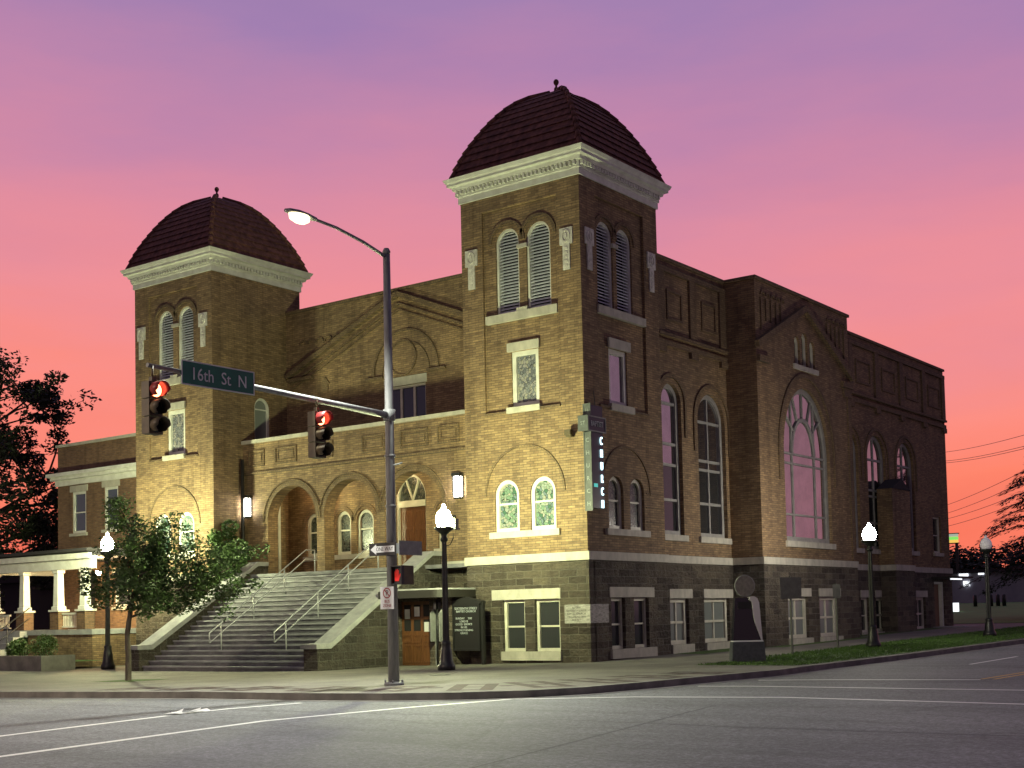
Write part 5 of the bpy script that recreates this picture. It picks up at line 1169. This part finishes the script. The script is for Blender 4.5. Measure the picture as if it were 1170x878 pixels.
tree('street_tree', (bx, by, bz), 'small leafy street tree growing from the pavement left of the steps', lm, [(bx, by, bz-.05), (bx+.02, by, .6), (bx-.03, by, 1.3), (bx+.12, by+.09, 2.4), (bx+.5, by+.35, 3.6)], [.10, .085, .08, .06, .03],   .36, 60, .070, 'leaf', 'bark', 3, .85, extra=ex)
cx2, cy2 = -18.15, .45
ex = [((cx2+dx, cy2+dy, z), r, n) for dx, dy, z, r, n in ((0, 0, 1.2, .7, 700), (.0, -.1, 2.2, .8, 1000), (0, 0, 3.2, .85, 1100), (.2, -.2, 4.1, .8, 900), (.75, 0, 4.6, .45, 240), (-.2, 0, 4.9, .6, 420), (.1, .1, 5.5, .4, 180), (.6, -.3, 3.4, .6, 420))]
tree('evergreen_shrub', (cx2, cy2, -.17), 'tall dark evergreen shrub in the corner beside the left stair wall', [((cx2, cy2, .8+.6*i), (math.cos(2.1*i), math.sin(2.1*i), 1.2), .9, .04) for i in range(6)], [(cx2, cy2, -.2), (cx2, cy2, 2.5), (cx2, cy2, 4.6)], [.09, .06, .02], .3, 60, .11, 'leaf', 'bark', 11, .9, extra=ex, cat='shrub')
# the big tree at the far left, dark against the sky
tx, ty = -45.6, 4.0
lm = [((tx, ty, 4.0+1.05*i), (math.cos(2.4*i+.4), math.sin(2.4*i+.4), .36+.06*i), 5.6-.26*i, .15-.008*i) for i in range(12)]+[((tx, ty, 6.5), (.85, .5, .75), 6.0, .15), ((tx, ty, 8.5), (.85, .5, .55), 6.0, .13), ((tx, ty, 5.0), (.85, .5, .30), 6.4, .14), ((tx, ty, 10.5), (.6, .4, .9), 6.0, .13), ((tx, ty, 4.2), (.85, .5, .02), 6.0, .13), ((tx, ty, 11), (.8, .5, .5), 5.6, .12), ((tx, ty, 7.5), (.7, .5, .1), 6.0, .13)]
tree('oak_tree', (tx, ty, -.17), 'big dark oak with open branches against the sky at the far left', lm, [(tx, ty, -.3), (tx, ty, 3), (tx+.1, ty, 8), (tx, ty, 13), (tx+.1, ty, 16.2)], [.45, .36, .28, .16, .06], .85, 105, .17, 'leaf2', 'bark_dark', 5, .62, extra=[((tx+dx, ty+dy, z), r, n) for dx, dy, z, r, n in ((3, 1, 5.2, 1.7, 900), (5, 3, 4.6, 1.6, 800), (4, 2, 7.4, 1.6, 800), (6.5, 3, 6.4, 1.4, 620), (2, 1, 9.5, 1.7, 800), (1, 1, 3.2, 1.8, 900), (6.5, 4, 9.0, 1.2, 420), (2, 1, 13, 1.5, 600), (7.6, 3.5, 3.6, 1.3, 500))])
# two round shrubs
for i, (x, y, r, lb) in enumerate(((-25.9, -4.2, .50, 'smaller round green shrub behind the low wall, left one'), (-24.5, -3.9, .62, 'larger round green shrub behind the low wall, right one'))):
    t = empty('round_shrub', (x, y, .12), lb, 'shrub', 'round shrubs behind the low wall'); rnd = random.Random(40+i)
    b = MB(); 
    for k in range(5): b.tube([(x, y, .1), (x+rnd.uniform(-.25, .25), y+rnd.uniform(-.25, .25), .6)], [.02, .008], 5)
    b.build('stem', M['bark'], t, recalc=False); c = MB(); leaves(c, (x, y, .3+r*.7), r, 900, .06, .85, rnd)
    for k in range(6): leaves(c, (x+rnd.uniform(-.4, .4)*r, y+rnd.uniform(-.4, .4)*r, .3+r*rnd.uniform(.7, 1.3)), r*.45, 150, .06, .9, rnd)
    c.build('foliage', M['shrub'], t, recalc=False)
# the cedar at the right edge: tiers of drooping flat sprays
def cedar(x, y, z0, h, rad, seed, label):
    rnd = random.Random(seed); root = empty('cedar_tree', (x, y, z0), label, 'tree'); t = MB(); c = MB()
    t.tube([(x, y, z0-.2), (x, y, z0+h*.5), (x, y, z0+h)], [.4, .25, .04], 10)
    nb = 84
    for i in range(nb):
        f = i/nb; z = z0+2.3+f*(h-2.5); L = rad*(1-f)**.85*rnd.uniform(.7, 1.1)+.3; a = i*2.399+rnd.uniform(-.3, .3)
        d = Vector((math.cos(a), math.sin(a), 0)); pts = [Vector((x, y, z))+d*L*s+Vector((0, 0, .10*L*math.sin(s*2.6)-.16*L*s*s)) for s in (0, .3, .6, .85, 1)]
        t.tube(pts, [.08*(1-f)+.02, .06*(1-f)+.015, .035, .02, .01], 5, caps=False)
        sd = Vector((-d.y, d.x, 0)); m_ = int(24+46*L/rad*2)
        for k in range(m_*5):
            s = rnd.uniform(.12, 1.05); j = min(3, int(s*4)); p = Vector((x, y, z))+d*L*s+Vector((0, 0, .10*L*math.sin(min(1, s)*2.6)-.16*L*s*s))
            w_ = L*.30*(1.15-s)+.18; p = p+sd*rnd.uniform(-w_, w_)+Vector((0, 0, rnd.uniform(-.16, .07)))
            q = (d*.8+sd*rnd.uniform(-.8, .8)+Vector((0, 0, rnd.uniform(-.55, -.05)))).normalized(); l = rnd.uniform(.18, .42); b = q.cross(Vector((0, 0, 1))).normalized()*l*.16
            o = len(c.v); c.v += [tuple(p), tuple(p+q*l*.5+b), tuple(p+q*l), tuple(p+q*l*.5-b)]; c.f.append((o, o+1, o+2, o+3)); c.m.append(0); c.smooth.append(False)
    t.build('trunk', M['bark_dark'], root, recalc=False); c.build('crown', M['leaf3'], root, recalc=False)
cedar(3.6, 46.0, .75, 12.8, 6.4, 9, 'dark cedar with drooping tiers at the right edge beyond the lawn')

# ------------------------------------------------------------------ far background on the right
def fy(px, py_, Y):
    v = rr*((px-585)/FPX)+dd*((py_-624.1)/FPX)+f_; t = (Y-CAM.y)/v.y; return CAM+v*t
def farbox(name, x0, x1, y0, y1, Y, depth, m_, label, cat):
    a = fy(x0, y1, Y); b_ = fy(x1, y0, Y); mb = MB(); mb.box(a.x, b_.x, Y, Y+depth, min(a.z, 1.6)-.6, b_.z); return tag(mb.build(name, m_), label, cat)
fb = empty('far_building', (-15, 95, 1.7), 'low purple grey building beyond the lawn with lit windows', 'building')
a = fy(1086, 700, 95); e = fy(1200, 652, 95)
mb = MB(); mb.box(a.x, e.x, 95, 105, 1.2, e.z); mb.build('wall', M['far_wall'], fb)
mb = MB(); mb.box(a.x-.5, e.x+.5, 94.5, 105.5, e.z, e.z+.35); mb.build('roof', M['far_dark'], fb)
for (x0, x1, y0, y1) in ((1096, 1106, 653, 659), (1118, 1124, 652, 657), (1101, 1108, 664, 670)):
    p = fy(x0, y1, 94.9); q = fy(x1, y0, 94.9); mb = MB(); mb.box(p.x, q.x, 94.8, 94.98, p.z, q.z); mb.build('lit_window', M['lit_white'], fb)
p = fy(1089, 699, 60); q = fy(1094, 689, 60); mb = MB(); mb.box(p.x, q.x, 60, 60.3, p.z-.3, q.z); tag(mb.build('lit_sign_board', M['lit_white']), 'small bright white board beside the church rear corner', 'sign')
fs_ = empty('roadside_sign', (-20, 110, 0), 'distant lit roadside sign with green and yellow bands', 'sign')
p = fy(1077, 621, 110); q = fy(1093.5, 610, 110); h = (q.z-p.z)
mb = MB(); mb.box(p.x, q.x, 110, 110.4, p.z, p.z+h*.3); mb.build('yellow_band', M['lit_yellow'], fs_)
mb = MB(); mb.box(p.x, q.x, 110.001, 110.4, p.z+h*.34, p.z+h*.66); mb.build('green_band', M['lit_green'], fs_)
mb = MB(); mb.box(p.x, q.x, 110.002, 110.4, p.z+h*.7, p.z+h); mb.build('pale_band', M['lit_pale'], fs_)
mb = MB(); mb.box(q.x-.3, q.x, 110.1, 110.3, 0, p.z); mb.box(p.x-.1, q.x+.1, 110.05, 110.45, p.z-.1, p.z); mb.box(p.x-.1, q.x+.1, 110.05, 110.45, p.z+h, p.z+h+.1); mb.build('sign_frame', M['dark'], fs_)
# bollards before the far building
for i, px in enumerate((1115, 1133, 1141, 1148)):
    p = fy(px, 703, 72); mb = MB(); mb.lathe([(.16, 0), (.16, .9), (.1, .98)], (p.x, 72, 1.5), 10); tag(mb.build('bollard', M['black']), 'short dark bollard in a row on the far lawn edge', 'bollard', 'bollards on the far lawn')
# tree belt behind: separate round trees
for i, (px, py_, Y, r) in enumerate(((1092, 636, 114, 4.2), (1108, 628, 118, 5.2), (1128, 626, 116, 5.2), (1150, 630, 113, 5.4), (1172, 622, 112, 6.2))):
    p = fy(px, py_, Y); x = p.x; ht = p.z; rd = random.Random(60+i)
    root = empty('background_tree', (x, Y, 1.5), ['low dark tree nearest the church rear corner', 'dark tree above the lit windows', 'dark tree behind the unlit lamp', 'dark tree left of the cedar trunk', 'dark tree at the right frame edge behind the cedar'][i], 'tree', 'dark trees beyond the lawn')
    t = MB(); t.tube([(x, Y, 1.3), (x, Y, ht-r*.5)], [.3, .12], 8); t.build('trunk', M['bark_dark'], root, recalc=False)
    c = MB()
    for k in range(14): leaves(c, (x+rd.uniform(-1, 1)*r, Y+rd.uniform(-.6, .6)*r, ht-r*.55+rd.uniform(-.9, .45)*r*.8), r*.5, 190, .3, .8, rd)
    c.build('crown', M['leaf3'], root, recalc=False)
# dark house and hedge behind the oak, left edge
lh_ = empty('dark_house', (-45, 12, 0), 'dark unlit house behind the oak at the left edge', 'house')
b = MB(); b.box(-52, -36, 9, 19, -.3, 4.2); b.build('wall', M['far_dark'], lh_)
b = MB(); b.prism(('F', 8.6), [(-52.6, 4.2), (-35.4, 4.2), (-44, 6.2)], -11, 0); b.build('roof', M['far_dark'], lh_)
b = MB(); b.box(-40.5, -39.4, 8.93, 8.995, 1.2, 2.6); b.build('window', M['pane_dim'], lh_)
# overhead wires beyond the church, with the pole they hang on
wp_ = empty('utility_pole', (14.0, 62, .4), 'wooden utility pole carrying wires beyond the right frame edge', 'utility pole')
wl = fy(1060, 505, 120)
LINES = [((1040, 520), (1210, 486)), ((1040, 529), (1210, 500)), ((1040, 531), (1210, 503)), ((1040, 590), (1210, 518)), ((1040, 598), (1210, 532)), ((1040, 602), (1210, 546)), ((1040, 610), (1210, 556))]
for i, (p, q) in enumerate(LINES):
    a = fy(*p, 120); e = fy(*q, 62); pts = []
    for k in range(13): s = k/12; v = a.lerp(e, s); v.z -= .5*math.sin(math.pi*s); pts.append(v)
    b = MB(); b.tube(pts, .022, 5, caps=False); tag(b.build('power_line', M['sign_black'], recalc=False), 'thin black overhead wire crossing the sunset sky at the right', 'wire', 'overhead wires at the right')
ep = fy(1210, 500, 62)
b = MB(); b.tube([(ep.x, 62, .3), (ep.x, 62, ep.z+1.5)], [.17, .11], 10); wp_.location = (ep.x, 62, .4); b.build('pole', M['bark_dark'], wp_)
b = MB(); b.box(ep.x-1.2, ep.x+1.2, 61.93, 62.07, ep.z-.1, ep.z+.1); b.build('cross_arm', M['bark_dark'], wp_)
